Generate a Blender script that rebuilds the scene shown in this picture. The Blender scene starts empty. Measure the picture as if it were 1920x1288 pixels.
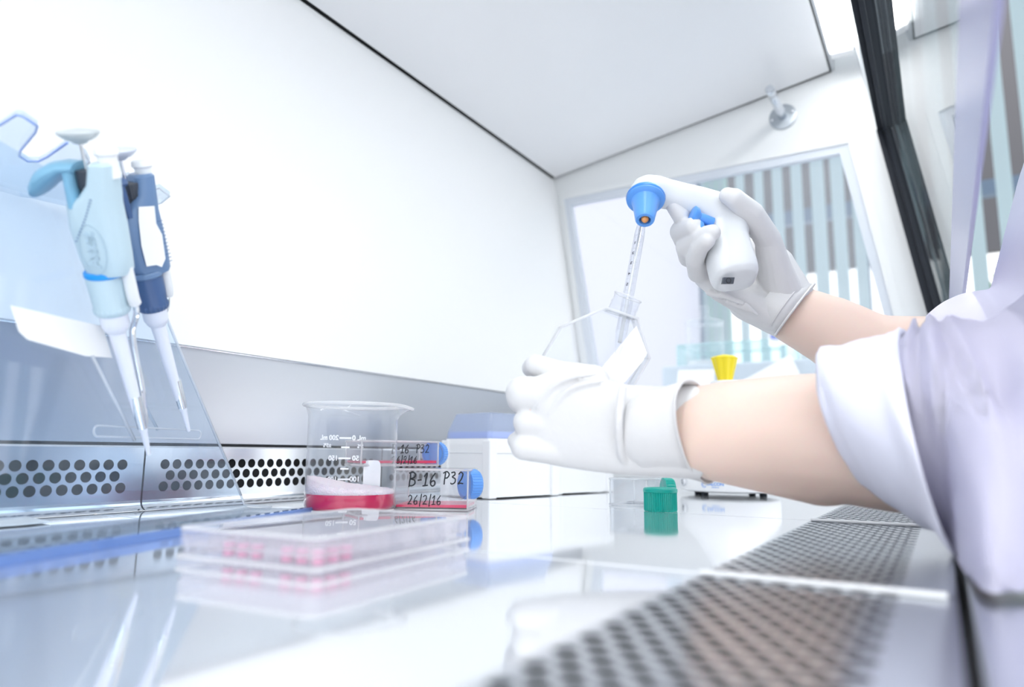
import bpy, bmesh, math, random
from mathutils import Vector as V, Matrix, noise
random.seed(7)
C = bpy.context.scene.collection
scn = bpy.context.scene
pi = math.pi

# ------------------------------------------------------------------ camera
F = 1320.0; CX = 960.0; CY = 644.0                       # calibrated in 1920x1288 pixels
def _d(x, y): return V((x-CX, -(y-CY), -F))
_vy = _d(1770, 855).normalized()
_vx = -_d(-1240, 825); _vx = (_vx - _vy*_vx.dot(_vy)).normalized()
_vz = _vx.cross(_vy)
RM = Matrix((_vx, _vy, _vz))                             # camera -> world
CAM = V((0, 0, 0.052))
cam = bpy.data.cameras.new('camera'); co = bpy.data.objects.new('camera', cam); C.objects.link(co)
co.matrix_world = Matrix.Translation(CAM) @ RM.to_4x4()
cam.sensor_width = 36; cam.lens = F/1920*36; cam.clip_start = 0.005; cam.clip_end = 60
cam.dof.use_dof = True; cam.dof.focus_distance = 0.62; cam.dof.aperture_fstop = 4.2
scn.camera = co
def at(px, py, dep): return CAM + RM @ V(((px-CX)/F*dep, -(py-CY)/F*dep, -dep))
def ray(px, py): return RM @ _d(px, py)
def onz(px, py, z=0):
    r = ray(px, py); return CAM + r*((z-CAM.z)/r.z)
def ony(px, py, y):
    r = ray(px, py); return CAM + r*((y-CAM.y)/r.y)
def onp(px, py, p0, n):
    r = ray(px, py); return CAM + r*((V(p0)-CAM).dot(V(n))/r.dot(V(n)))
FWD = (RM @ V((0, 0, -1))).normalized()

# ------------------------------------------------------------------ world, light, exposure
w = bpy.data.worlds.new('sky'); scn.world = w; w.use_nodes = True
wb = w.node_tree.nodes['Background']
wb.inputs[0].default_value = (0.955, 0.966, 0.99, 1); wb.inputs[1].default_value = 1.15
scn.view_settings.view_transform = 'Standard'; scn.view_settings.look = 'None'
scn.view_settings.gamma = 1; scn.view_settings.use_curve_mapping = False
scn.view_settings.exposure = 0.93
LAMP = 8.5

# ------------------------------------------------------------------ materials
def mat(name, col, rough=.5, metal=0, emit=0, bump=None, var=0, spec=.5, sss=0, coat=0, aniso=None):
    m = bpy.data.materials.new(name); m.use_nodes = True
    nt = m.node_tree; b = nt.nodes['Principled BSDF']
    b.inputs['Base Color'].default_value = (*col, 1); b.inputs['Roughness'].default_value = rough
    b.inputs['Metallic'].default_value = metal; b.inputs['Specular IOR Level'].default_value = spec
    if emit:
        b.inputs['Emission Color'].default_value = (*col, 1); b.inputs['Emission Strength'].default_value = emit
    if sss:
        b.inputs['Subsurface Weight'].default_value = sss; b.inputs['Subsurface Scale'].default_value = .01
    if coat: b.inputs['Coat Weight'].default_value = coat
    tc = nt.nodes.new('ShaderNodeTexCoord')
    if var:
        n = nt.nodes.new('ShaderNodeTexNoise'); n.inputs['Scale'].default_value = 9
        nt.links.new(tc.outputs['Object'], n.inputs['Vector'])
        mx = nt.nodes.new('ShaderNodeMixRGB'); mx.inputs[1].default_value = (*[max(0, c*(1-var)) for c in col], 1)
        mx.inputs[2].default_value = (*[min(1, c*(1+var)) for c in col], 1)
        nt.links.new(n.outputs['Fac'], mx.inputs[0]); nt.links.new(mx.outputs[0], b.inputs['Base Color'])
    if bump:
        sc, st = bump[:2]; n = nt.nodes.new('ShaderNodeTexNoise'); n.inputs['Scale'].default_value = sc
        mp = nt.nodes.new('ShaderNodeMapping'); mp.inputs['Scale'].default_value = bump[2] if len(bump) > 2 else (1, 1, 1)
        nt.links.new(tc.outputs['Object'], mp.inputs['Vector']); nt.links.new(mp.outputs[0], n.inputs['Vector'])
        bp = nt.nodes.new('ShaderNodeBump'); bp.inputs['Strength'].default_value = st; bp.inputs['Distance'].default_value = .002
        nt.links.new(n.outputs['Fac'], bp.inputs['Height']); nt.links.new(bp.outputs[0], b.inputs['Normal'])
    return m
def clear(name, tint=(.97, .985, 1), edge=(.93, .96, 1), milk=.04, rim=.55, ior=1.45, rough=.02, pw=3.0):
    """thin clear wall: transparent + Fresnel gloss + a little whitish scatter that grows towards grazing edges"""
    m = bpy.data.materials.new(name); m.use_nodes = True; nt = m.node_tree; nt.nodes.clear()
    N = nt.nodes.new; L = nt.links.new
    out = N('ShaderNodeOutputMaterial'); tr = N('ShaderNodeBsdfTransparent'); tr.inputs[0].default_value = (*tint, 1)
    gl = N('ShaderNodeBsdfGlossy'); gl.inputs['Roughness'].default_value = rough
    df = N('ShaderNodeBsdfDiffuse'); df.inputs[0].default_value = (*edge, 1)
    tl = N('ShaderNodeBsdfTranslucent'); tl.inputs[0].default_value = (*edge, 1)
    ad = N('ShaderNodeMixShader'); ad.inputs[0].default_value = .5; L(df.outputs[0], ad.inputs[1]); L(tl.outputs[0], ad.inputs[2])
    f0 = ((ior-1)/(ior+1))**2
    lf = N('ShaderNodeLayerWeight'); lf.inputs[0].default_value = .5
    f5 = N('ShaderNodeMath'); f5.operation = 'POWER'; f5.inputs[1].default_value = 5; L(lf.outputs['Facing'], f5.inputs[0])
    fr = N('ShaderNodeMath'); fr.operation = 'MULTIPLY_ADD'; fr.inputs[1].default_value = 1-f0; fr.inputs[2].default_value = f0; L(f5.outputs[0], fr.inputs[0])
    lw = N('ShaderNodeLayerWeight'); lw.inputs[0].default_value = .5
    p = N('ShaderNodeMath'); p.operation = 'POWER'; p.inputs[1].default_value = pw; L(lw.outputs['Facing'], p.inputs[0])
    q = N('ShaderNodeMath'); q.operation = 'MULTIPLY_ADD'; q.inputs[1].default_value = rim; q.inputs[2].default_value = milk; L(p.outputs[0], q.inputs[0])
    m1 = N('ShaderNodeMixShader'); L(q.outputs[0], m1.inputs[0]); L(tr.outputs[0], m1.inputs[1]); L(ad.outputs[0], m1.inputs[2])
    m2 = N('ShaderNodeMixShader'); L(fr.outputs[0], m2.inputs[0]); L(m1.outputs[0], m2.inputs[1]); L(gl.outputs[0], m2.inputs[2])
    L(m2.outputs[0], out.inputs[0]); return m
M = dict(
    hous=mat('housing_grey_white', (.60, .63, .66), .4),
    white=mat('cabinet_white', (.80, .815, .82), .35, bump=(60, .02)),
    rear=mat('rear_wall_white', (.885, .885, .885), .3),
    ceilm=mat('ceiling_white', (.87, .87, .88), .3),
    black=mat('black_gap', (.02, .022, .025), .6),
    rubber=mat('black_rubber', (.022, .026, .034), .6, spec=.2),
    steel=mat('brushed_steel', (.53, .55, .59), .3, 1, bump=(300, .08, (1, 40, .4))),
    steel2=mat('satin_steel', (.62, .65, .69), .22, 1),
    mirror=mat('polished_steel', (.93, .95, .98), .07, .82, bump=(3, .04)),
    dark=mat('dark_plenum', (.035, .037, .04), .7),
    chrome=mat('chrome', (.85, .86, .88), .1, 1),
    lgrey=mat('light_grey_frame', (.66, .70, .76), .4),
    mgrey=mat('grey_metal', (.42, .46, .5), .35, .6),
    lamp=mat('lamp_diffuser', (1, .99, .97), .5, emit=LAMP),
    glass=clear('sash_glass', (.93, .965, .97), milk=.0, rim=0.0, ior=1.52, rough=0.0),
    pane=clear('window_glass', (.97, .98, .99), milk=.10, rim=0.0, ior=1.3, rough=0.0),
    acry=clear('blue_tinted_acrylic', (.89, .945, 1), (.80, .89, 1), milk=.04, rim=.3),
    acrye=mat('acrylic_edge', (.32, .45, .86), .2),
    acryb=clear('blue_acrylic_edge', (.62, .75, .98), (.45, .62, .98), milk=.3, rim=.3),
    acryw=clear('clear_acrylic_edge', (.9, .95, 1), (.95, .97, 1), milk=.5, rim=.4),
    beaker=clear('beaker_glass', (.97, .98, .99), milk=.02, rim=.75, pw=4),
    beakrim=clear('beaker_rim_glass', (.98, .99, 1), (1, 1, 1), milk=.45, rim=.5),
    plastic=clear('clear_polystyrene', (.96, .97, .985), milk=.06, rim=.4),
    plasedge=clear('polystyrene_edge', (.97, .98, 1), (1, 1, 1), milk=.5, rim=.4),
    platep=clear('plate_polystyrene', (.97, .965, .985), (.95, .94, .98), milk=.22, rim=.4),
    pink=mat('pink_medium', (.52, .003, .075), .12, spec=.5),
    pinkw=mat('well_pink_medium', (.85, .22, .42), .3),
    pinkl=mat('pink_medium_thin', (.75, .03, .12), .2),
    foam=mat('pink_foam', (.93, .80, .87), .8, bump=(900, .9), sss=.2),
    wprint_refl=mat('white_print_and_reflection', (.97, .97, .98), .5),  # beaker print, also the painted lamp reflection on the held flask
    ink=mat('black_marker_ink', (.008, .013, .02), .5),
    blueink=mat('blue_ink', (.10, .16, .65), .6),
    fblue=mat('pale_blue_print', (.22, .42, .85), .5),
    bcap=mat('blue_cap', (.13, .36, .86), .35, sss=.1),
    green=mat('green_cap', (.0, .42, .34), .35),
    wplas=mat('white_plastic', (.9, .91, .92), .35),
    offw=mat('off_white_plastic', (.84, .86, .88), .3),
    lidb=clear('blue_lid', (.88, .92, 1), (.74, .82, 1), milk=.42, rim=.3),
    lidband=mat('blue_lid_band', (.50, .60, .95), .4),
    pbl=mat('pale_blue_plastic', (.54, .69, .77), .35),
    pbl3=mat('pale_blue_relief', (.47, .62, .72), .4),
    pbl2=mat('sky_blue_plastic', (.22, .47, .66), .35),
    ring=mat('bright_blue_ring', (.01, .33, .85), .35),
    navy=mat('slate_blue_plastic', (.15, .25, .43), .3),
    navy2=mat('navy_plastic', (.06, .12, .27), .3),
    shaft=mat('pale_shaft_plastic', (.80, .83, .93), .3),
    dgrey=mat('dark_grey_plastic', (.05, .06, .08), .4),
    button=mat('grey_button', (.55, .60, .62), .3),
    button2=mat('lilac_grey_button', (.62, .66, .76), .3),
    paper=mat('white_paper', (.93, .93, .92), .8),
    gun=mat('gun_white', (.76, .78, .80), .28),
    gblue=mat('gun_blue', (.12, .36, .86), .3),
    gblue2=mat('gun_deep_blue', (.05, .27, .80), .35),
    copper=mat('orange_filter', (.8, .35, .12), .4),
    yellow=mat('yellow_knob', (.95, .76, .02), .35),
    glove=mat('latex_glove', (.74, .735, .738), .5, sss=.0, bump=(180, .12)),
    glovec=mat('latex_cuff', (.74, .735, .738), .5, bump=(180, .12)),
    skin=mat('skin', (.83, .64, .55), .5, sss=.25, var=.03),
    coat=mat('lab_coat', (.80, .795, .94), .85, bump=(900, .08)),
    coatw=mat('lab_coat_cuff', (.79, .80, .92), .85, bump=(900, .08)),
    hair=mat('black_hair', (.02, .016, .015), .45),
    slat=mat('blind_slat', (.60, .74, .79), .7),
    slatg=mat('blind_slat_green', (.55, .75, .74), .7),
    lilac=mat('room_wall_lilac', (.56, .56, .63), .8),
    floorm=mat('room_floor', (.6, .62, .64), .5, var=.05),
    frame=mat('window_frame_blue_grey', (.17, .23, .32), .5),
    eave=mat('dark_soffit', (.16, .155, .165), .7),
    leaf=mat('leaf_green', (.10, .30, .05), .6, var=.3),
    gbox=mat('grey_instrument', (.46, .54, .61), .5),
    tankg=clear('green_edge_glass', (.82, .94, .95), (.60, .82, .82), milk=.12, rim=.5),
    tanke=mat('green_glass_edge', (.35, .62, .64), .3),
    handle=mat('sash_handle_painted_reflection', (.44, .44, .66), .2, spec=.6),  # lilac is the coat's reflection in the strip, put into the base colour
)
# dark marks on paper for the little scribbled label
# ------------------------------------------------------------------ helpers
def link(name, me, m=None, parent=None, smooth=False):
    o = bpy.data.objects.new(name, me); C.objects.link(o)
    if m is not None: me.materials.append(m)
    if smooth:
        for p in me.polygons: p.use_smooth = True
    if parent: o.parent = parent
    return o
def obj(name, bm, m, parent=None, smooth=False, edge=None):
    bmesh.ops.recalc_face_normals(bm, faces=bm.faces)
    me = bpy.data.meshes.new(name); bm.to_mesh(me); bm.free()
    o = link(name, me, m, parent, smooth)
    if edge is not None: me.set_sharp_from_angle(angle=math.radians(edge))
    return o
def thing(name, label, cat, loc=(0, 0, 0), group=None):
    o = bpy.data.objects.new(name, None); C.objects.link(o); o.location = loc; o.empty_display_size = .02
    o['label'] = label; o['category'] = cat
    if group: o['group'] = group
    return o
def keep(parts, root):
    """parts were built in world coordinates: re-express them under the root's location"""
    for p in parts:
        p.parent = root; p.matrix_parent_inverse = Matrix.Translation(root.location).inverted()
def tag(o, label, cat, group=None):
    o['label'] = label; o['category'] = cat
    if group: o['group'] = group
    return o
def struct(name, bm, m, smooth=False, edge=None):
    o = obj(name, bm, m, None, smooth, edge); o['kind'] = 'structure'; return o
def nb(): return bmesh.new()
def hexa(bm, p):
    """p: 8 points, bottom loop then top loop"""
    v = [bm.verts.new(q) for q in p]
    for f in ((0, 3, 2, 1), (4, 5, 6, 7), (0, 1, 5, 4), (1, 2, 6, 5), (2, 3, 7, 6), (3, 0, 4, 7)): bm.faces.new([v[i] for i in f])
    return v
def box(bm, c, s, T=None, bev=0, seg=2):
    x, y, z = s[0]/2, s[1]/2, s[2]/2; c = V(c)
    P = [V((sx*x, sy*y, sz*z))+c for sz in (-1, 1) for sx, sy in ((-1, -1), (1, -1), (1, 1), (-1, 1))]
    if T: P = [T @ q for q in P]
    b2 = nb(); hexa(b2, P)
    if bev: bmesh.ops.bevel(b2, geom=b2.edges[:], offset=bev, segments=seg, profile=.5, affect='EDGES')
    merge(bm, b2)
def merge(bm, b2):
    me = bpy.data.meshes.new('tmp'); b2.to_mesh(me); b2.free(); bm.from_mesh(me); bpy.data.meshes.remove(me)
def prism(bm, pts, off, bev=0):
    """extrude a 3-D polygon by the vector off"""
    b2 = nb(); a = [b2.verts.new(p) for p in pts]; b = [b2.verts.new(V(p)+V(off)) for p in pts]; n = len(pts)
    b2.faces.new(a); b2.faces.new(b[::-1])
    for i in range(n): b2.faces.new([a[i], b[i], b[(i+1) % n], a[(i+1) % n]])
    if bev: bmesh.ops.bevel(b2, geom=b2.edges[:], offset=bev, segments=2, profile=.5, affect='EDGES')
    merge(bm, b2)
def basis(ax, hint=V((0, 0, 1))):
    ax = V(ax).normalized(); h = V(hint)
    if abs(ax.dot(h.normalized())) > .95: h = V((0, 1, 0))
    x = h.cross(ax).normalized(); return x, ax.cross(x), ax
def frameT(o, ax, hint=V((0, 0, 1))):
    x, y, z = basis(ax, hint)
    T = Matrix.Identity(4)
    for i in range(3): T[i][0] = x[i]; T[i][1] = y[i]; T[i][2] = z[i]; T[i][3] = o[i]
    return T
def lathe(bm, prof, T=None, n=40, rib=0, ribd=0, ribz=None, cap=True):
    T = T or Matrix.Identity(4); rings = []
    for (r, z) in prof:
        ring = []
        for k in range(n):
            a = 2*pi*k/n; rr = r
            if rib and ribz and ribz[0] <= z <= ribz[1] and k % 2: rr = r-ribd
            ring.append(bm.verts.new(T @ V((rr*math.cos(a), rr*math.sin(a), z))))
        rings.append(ring)
    for i in range(len(rings)-1):
        for k in range(n): bm.faces.new([rings[i][k], rings[i][(k+1) % n], rings[i+1][(k+1) % n], rings[i+1][k]])
    if cap:
        if prof[0][0] > 1e-6: bm.faces.new(rings[0][::-1])
        if prof[-1][0] > 1e-6: bm.faces.new(rings[-1])
    return rings
def tube(bm, pts, r, n=10, closed=False):
    pts = [V(p) for p in pts]; m = len(pts); rings = []; prev = None
    for i, p in enumerate(pts):
        if closed: t = pts[(i+1) % m]-pts[i-1]
        else: t = pts[min(i+1, m-1)]-pts[max(i-1, 0)]
        t.normalize()
        if prev is None: x = t.orthogonal().normalized()
        else: x = (prev-t*prev.dot(t)).normalized()
        prev = x; y = t.cross(x); rr = r[i] if isinstance(r, (list, tuple)) else r
        rings.append([bm.verts.new(p+x*rr*math.cos(2*pi*k/n)+y*rr*math.sin(2*pi*k/n)) for k in range(n)])
    for i in range(m if closed else m-1):
        A, B = rings[i], rings[(i+1) % m]
        for k in range(n): bm.faces.new([A[k], A[(k+1) % n], B[(k+1) % n], B[k]])
    if not closed: bm.faces.new(rings[0][::-1]); bm.faces.new(rings[-1])
def spline(P, k=6):
    P = [V(p) for p in P]; out = []
    for i in range(len(P)-1):
        a, b, c, d = P[max(i-1, 0)], P[i], P[i+1], P[min(i+2, len(P)-1)]
        for j in range(k):
            t = j/k; out.append(.5*((2*b)+(c-a)*t+(2*a-5*b+4*c-d)*t*t+(3*b-a-3*c+d)*t**3))
    out.append(P[-1]); return out
def loft(bm, rings, cap=True):
    R = [[bm.verts.new(p) for p in r] for r in rings]; n = len(R[0])
    for i in range(len(R)-1):
        for k in range(n): bm.faces.new([R[i][k], R[i][(k+1) % n], R[i+1][(k+1) % n], R[i+1][k]])
    if cap: bm.faces.new(R[0][::-1]); bm.faces.new(R[-1])
def sell(c, a, b, e=2.0, n=32):
    """superellipse ring round c with half axes a, b"""
    out = []
    for k in range(n):
        t = 2*pi*k/n; cx, sy = math.cos(t), math.sin(t)
        out.append(c+a*(abs(cx)**(2/e)*(1 if cx >= 0 else -1))+b*(abs(sy)**(2/e)*(1 if sy >= 0 else -1)))
    return out
def capsule(bm, p, q, r1, r2, n=18):
    """rounded cone between two joints"""
    p, q = V(p), V(q); ax = q-p
    if ax.length < 1e-6: ax = V((0, 0, 1e-4))
    T = frameT(p, ax); L = ax.length; prof = []
    for i in range(7): a = -pi/2+pi/2*i/6; prof.append((max(r1*math.cos(a), 1e-5), r1*math.sin(a)))
    for i in range(7): a = pi/2*i/6; prof.append((max(r2*math.cos(a), 1e-5), L+r2*math.sin(a)))
    lathe(bm, prof, T, n)
def chain(bm, pts):
    """pts: (point, radius)"""
    for (p, r), (q, s) in zip(pts, pts[1:]): capsule(bm, p, q, r, s)
def fuse(name, bm, vox, m, parent=None, smooth=6, fac=.5):
    """remesh a union of overlapping shapes into ONE continuous smooth surface"""
    me = bpy.data.meshes.new(name); bm.to_mesh(me); bm.free()
    o = bpy.data.objects.new(name, me); C.objects.link(o)
    r = o.modifiers.new('r', 'REMESH'); r.mode = 'VOXEL'; r.voxel_size = vox
    s = o.modifiers.new('s', 'SMOOTH'); s.iterations = smooth; s.factor = fac
    dg = bpy.context.evaluated_depsgraph_get(); dg.update()
    m2 = bpy.data.meshes.new_from_object(o.evaluated_get(dg)); m2.name = name
    bpy.data.objects.remove(o); bpy.data.meshes.remove(me)
    m2.materials.clear()
    return link(name, m2, m, parent, True)
def text_mesh(s, size, extr=.0001):
    cu = bpy.data.curves.new('t', 'FONT'); cu.body = s; cu.size = size; cu.extrude = extr; cu.offset = size*.035; cu.align_x = 'CENTER'; cu.align_y = 'CENTER'
    o = bpy.data.objects.new('t', cu); C.objects.link(o)
    dg = bpy.context.evaluated_depsgraph_get(); dg.update()
    me = bpy.data.meshes.new_from_object(o.evaluated_get(dg)); bpy.data.objects.remove(o); bpy.data.curves.remove(cu); return me
def add_text(bm, s, size, fn):
    me = text_mesh(s, size)
    b2 = nb(); b2.from_mesh(me); bpy.data.meshes.remove(me)
    for v in b2.verts: v.co = fn(v.co)
    merge(bm, b2)
# strokes of the handwriting, x to the right, y up, height 1
HW = {'B': [[(.12, 1), (.08, .5), (.0, -.1)], [(.0, .95), (.3, 1.02), (.5, .85), (.38, .62), (.14, .52), (.42, .42), (.45, .16), (.2, .0), (-.02, .05)]],
      '-': [[(.05, .42), (.36, .46)]],
      '1': [[(.05, .7), (.28, .98), (.2, .5), (.12, .02)], [(-.06, .0), (.36, .06)]],
      '6': [[(.42, 1.0), (.16, .62), (.04, .25), (.18, .0), (.38, .12), (.36, .38), (.16, .36), (.06, .2)]],
      'P': [[(.2, .95), (.14, .5), (.08, -.05)], [(.0, .88), (.3, 1.02), (.5, .8), (.36, .52), (.14, .48)]],
      '3': [[(.05, .92), (.32, .98), (.36, .78), (.16, .58), (.4, .42), (.36, .12), (.1, .0), (.0, .1)]],
      '2': [[(.06, .8), (.24, 1.0), (.42, .8), (.28, .4), (.02, .02), (.2, .08), (.46, .04)]],
      '/': [[(.28, 1.15), (.16, .5), (.06, -.22)]], ' ': []}
def handwrite(bm, s, h, fn, r=.00035, sp=.62):
    x = 0; jit = random.Random(3)
    for ch in s:
        for st in HW[ch]:
            P = spline([(px+x, py, 0) for px, py in st], 4)
            tube(bm, [fn(V((p.x*h+jit.uniform(-.01, .01)*h, p.y*h, 0))) for p in P], r, 6)
        x += {'-': .5, '/': .42, ' ': .75, '1': .5}.get(ch, sp)
def perforated(bm, o, u, v, nrm, rows, th, seg=14):
    """rows: list of (v0, v1, [(u_left, u_right, u_center)...], v_center, r): a sheet with real round holes"""
    for (v0, v1, cells, vc, r) in rows:
        for (ul, ur, uc) in cells:
            corners = []
            if uc is None:
                q = [o+u*ul+v*v0, o+u*ur+v*v0, o+u*ur+v*v1, o+u*ul+v*v1]; bm.faces.new([bm.verts.new(p) for p in q]); continue
            inner = []; outer = []
            hw, hh = (ur-ul)/2, (v1-v0)/2; cm = (ul+ur)/2; vm = (v0+v1)/2
            for k in range(seg):
                a = 2*pi*(k+.5)/seg; ca, sa = math.cos(a), math.sin(a)
                inner.append(o+u*(uc+r*ca)+v*(vc+r*sa))
                t = min(hw/abs(ca) if abs(ca) > 1e-6 else 9, hh/abs(sa) if abs(sa) > 1e-6 else 9)
                outer.append([cm+t*ca, vm+t*sa])
            for cu, cv in ((ul, v0), (ur, v0), (ur, v1), (ul, v1)):
                a = math.atan2(cv-vm, cu-cm); k = min(range(seg), key=lambda i: abs(math.atan2(math.sin(2*pi*(i+.5)/seg-a), math.cos(2*pi*(i+.5)/seg-a))))
                outer[k] = [cu, cv]
            A = [bm.verts.new(p) for p in inner]; B = [bm.verts.new(o+u*p[0]+v*p[1]) for p in outer]
            D = [bm.verts.new(p-nrm*th) for p in inner]
            for k in range(seg):
                j = (k+1) % seg
                bm.faces.new([A[k], A[j], B[j], B[k]]); bm.faces.new([A[j], A[k], D[k], D[j]])

# ================================================================== SETTING: cabinet shell
YE = 1.22
TB = -.149                                   # rear wall leans back
def xb(z): return -.576+TB*(z-.144)          # rear wall x at height z
def xs(z): return -.0346-.163*(z-.57)        # sash plane
Y0 = -.35
bm = nb(); prism(bm, [(xb(.144), Y0, .144), (xb(.604), Y0, .604), (xb(.604)-.02, Y0, .604), (xb(.144)-.02, Y0, .144)], (0, YE-Y0, 0)); struct('wall_back', bm, M['rear'])
def cz(x): return .604+(x+.6433)*(.688-.604)/(.6433-.1168)
bm = nb(); prism(bm, [(-.6385, Y0, cz(-.641)+.001), (-.119, Y0, cz(-.119)+.001), (-.119, Y0, cz(-.119)+.02), (-.6385, Y0, cz(-.641)+.02)], (0, YE-.008-Y0, 0)); struct('ceiling', bm, M['ceilm'])
bm = nb(); prism(bm, [(-.70, Y0, .60), (-.1166, Y0, .69), (-.1166, Y0, .71), (-.70, Y0, .62)], (0, YE-Y0, 0)); struct('trim_1', bm, M['black'])
# side wall at the far end with its window opening
wl = lambda z: -.6189+TB*(z-.554)
wr = lambda z: -.1005-.163*(z-.557)
ZB, ZT = .150, .556
def wallpiece(bm, pts, th=.018): prism(bm, [(x, YE, z) for x, z in pts], (0, th, 0))
bm = nb()
wallpiece(bm, [(-.68, ZT), (xs(.557), ZT), (xs(.72), .72), (-.68, .72)])
wallpiece(bm, [(-.68, .0), (wl(ZB), 0), (wl(ZB), ZB), (wl(ZT), ZT), (-.68, ZT)])
wallpiece(bm, [(wr(ZB), 0), (xs(0), 0), (xs(ZT), ZT), (wr(ZT), ZT), (wr(ZB), ZB)])
wallpiece(bm, [(wl(ZB), 0), (wr(ZB), 0), (wr(ZB), ZB), (wl(ZB), ZB)])
struct('wall_right', bm, M['white'])
def ringpoly(bm, outer, inner, y, th):
    n = len(outer)
    for i in range(n):
        j = (i+1) % n; prism(bm, [(outer[i][0], y, outer[i][1]), (outer[j][0], y, outer[j][1]), (inner[j][0], y, inner[j][1]), (inner[i][0], y, inner[i][1])], (0, th, 0))
O = [(wl(ZB)-.002, ZB-.002), (wr(ZB)+.002, ZB-.002), (wr(ZT)+.002, ZT+.002), (wl(ZT)-.002, ZT+.002)]
I = [(wl(ZB)+.012, ZB+.012), (wr(ZB)-.012, ZB+.012), (wr(ZT)-.012, ZT-.012), (wl(ZT)+.012, ZT-.012)]
bm = nb(); ringpoly(bm, O, I, YE-.001, .014)
wf = struct('window_1', bm, M['lgrey'])
O2 = [(wl(ZB)-.014, ZB-.014), (wr(ZB)+.016, ZB-.014), (wr(ZT)+.016, ZT+.014), (wl(ZT)-.010, ZT+.014)]
bm = nb(); ringpoly(bm, O2, O, YE-.004, .008); obj('window_frame', bm, M['white'], wf)
bm = nb(); prism(bm, [(x, YE+.008, z) for x, z in I], (0, .003, 0)); obj('pane', bm, M['pane'], wf)
# stainless backsplash (with pressed oval) and dark gap over the perforated panels
XP = -.585
bm = nb(); prism(bm, [(XP, Y0, .0565), (XP+.0005, Y0, .1435), (XP-.01, Y0, .1445), (XP-.012, Y0, .0565)], (0, YE-Y0, 0), .0006); t2_ = struct('trim_2', bm, M['steel'])
bm = nb(); tube(bm, [(XP+.0006, Y0, .1440), (XP+.0006, YE, .1440)], .0013, 10); obj('rounded_top_edge', bm, M['chrome'], t2_, True)
bm = nb(); box(bm, (XP-.02, (Y0+YE)/2, .028), (.004, YE-Y0, .06)); box(bm, (XP-.012, (Y0+YE)/2, .0552), (.016, YE-Y0, .0018)); struct('trim_3', bm, M['dark'])
# light housing: slanted front panel above the sash, lamp recess
bm = nb(); prism(bm, [(-.0760, Y0, .70), (-.0546, Y0, .575), (-.0500, Y0, .575), (-.0710, Y0, .70)], (0, YE-Y0, 0))
prism(bm, [(-.1165, Y0, .692), (-.1165, Y0, .74), (-.112, Y0, .74), (-.112, Y0, .692)], (0, YE-Y0, 0))
prism(bm, [(-.1165, Y0, .745), (.02, Y0, .745), (.02, Y0, .765), (-.1165, Y0, .765)], (0, YE-Y0, 0))
prism(bm, [(-.074, Y0, .70), (.02, Y0, .70), (.02, Y0, .745), (-.078, Y0, .745)], (0, YE-Y0, 0))
struct('trim_4', bm, M['hous'])
lt = thing('ceiling_lamp', 'long glowing white tube lamp in recess along front of cabinet ceiling', 'lamp', (-.093, .4, .70))
bm = nb(); T = frameT(V((-.095, -.3, .705)), V((0, 1, 0))); lathe(bm, [(.0145, 0), (.0145, 1.46)], T, 20); a = obj('lamp_tube', bm, M['lamp'], None, True, 40)
bm = nb(); box(bm, (-.095, YE-.05, .706), (.034, .02, .034), bev=.003); b = obj('lamp_socket', bm, M['wplas']); keep([a, b], lt)
# front sill of the cabinet
bm = nb(); prism(bm, [(.0040, Y0, -.001), (.05, Y0, -.001), (.115, Y0, -.035), (.115, Y0, -.06), (.0040, Y0, -.06)], (0, 1.9-Y0, 0), .002); struct('trim_5', bm, M['steel2'])
bm = nb(); box(bm, (-.27, (Y0+YE)/2, -.045), (.66, YE-Y0, .05)); struct('trim_6', bm, M['dark'])

# ================================================================== work trays (steel, perforated at the front)
def tray(y0, y1, label):
    t = thing('work_tray', label, 'steel tray', (-.3, (y0+y1)/2, 0), 'polished steel work trays side by side')
    g = .0009; y0 += g; y1 -= g
    bm = nb(); prism(bm, [(-.578, y0, -.002), (-.094, y0, -.002), (-.094, y1, -.002), (-.578, y1, -.002)], (0, 0, .002), .0004)
    a = obj('solid_sheet', bm, M['mirror'])
    x0, x1 = -.0945, -.0165; nc = 8; px = (x1-x0)/nc; rows = []; py = .0082; yy = y0+.006; k = 0; r = .0037
    bm = nb(); U, W = V((1, 0, 0)), V((0, 1, 0))
    rows.append((y0, yy, [(x0, x1, None)], 0, 0))
    while yy+py < y1-.005:
        if k % 2 == 0: cells = [(x0+i*px, x0+(i+1)*px, x0+(i+.5)*px) for i in range(nc)]
        else: cells = [(x0, x0+px/2, None)]+[(x0+(i+.5)*px, x0+(i+1.5)*px, x0+(i+1)*px) for i in range(nc-1)]+[(x1-px/2, x1, None)]
        rows.append((yy, yy+py, cells, yy+py/2, r)); yy += py; k += 1
    rows.append((yy, y1, [(x0, x1, None)], 0, 0))
    rows.append((y0, y1, [(x1, .0006, None)], 0, 0))
    perforated(bm, V((0, 0, 0)), U, W, V((0, 0, 1)), rows, .0016, 12)
    b = obj('perforated_grille', bm, M['steel2'])
    bm = nb(); box(bm, (-.0485, y1-.0028, .0011), (.092, .0048, .0016), bev=.0005); c = obj('grille_border', bm, M['offw'])
    bm = nb(); box(bm, (-.0485, y0+.0025, .0005), (.092, .004, .001), bev=.0003); d = obj('grille_border', bm, M['offw'])
    keep([a, b, c, d], t); return t
for y0, y1, l in ((.018, .318, 'nearest polished steel tray with blurred perforated front grille'),
                  (.318, .620, 'middle polished steel work tray under the beaker and marked flasks'),
                  (.620, .920, 'third steel work tray under the white tip boxes and loose green cap'),
                  (.920, YE-.002, 'farthest steel work tray against the side wall')):
    tray(y0, y1, l)
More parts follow.
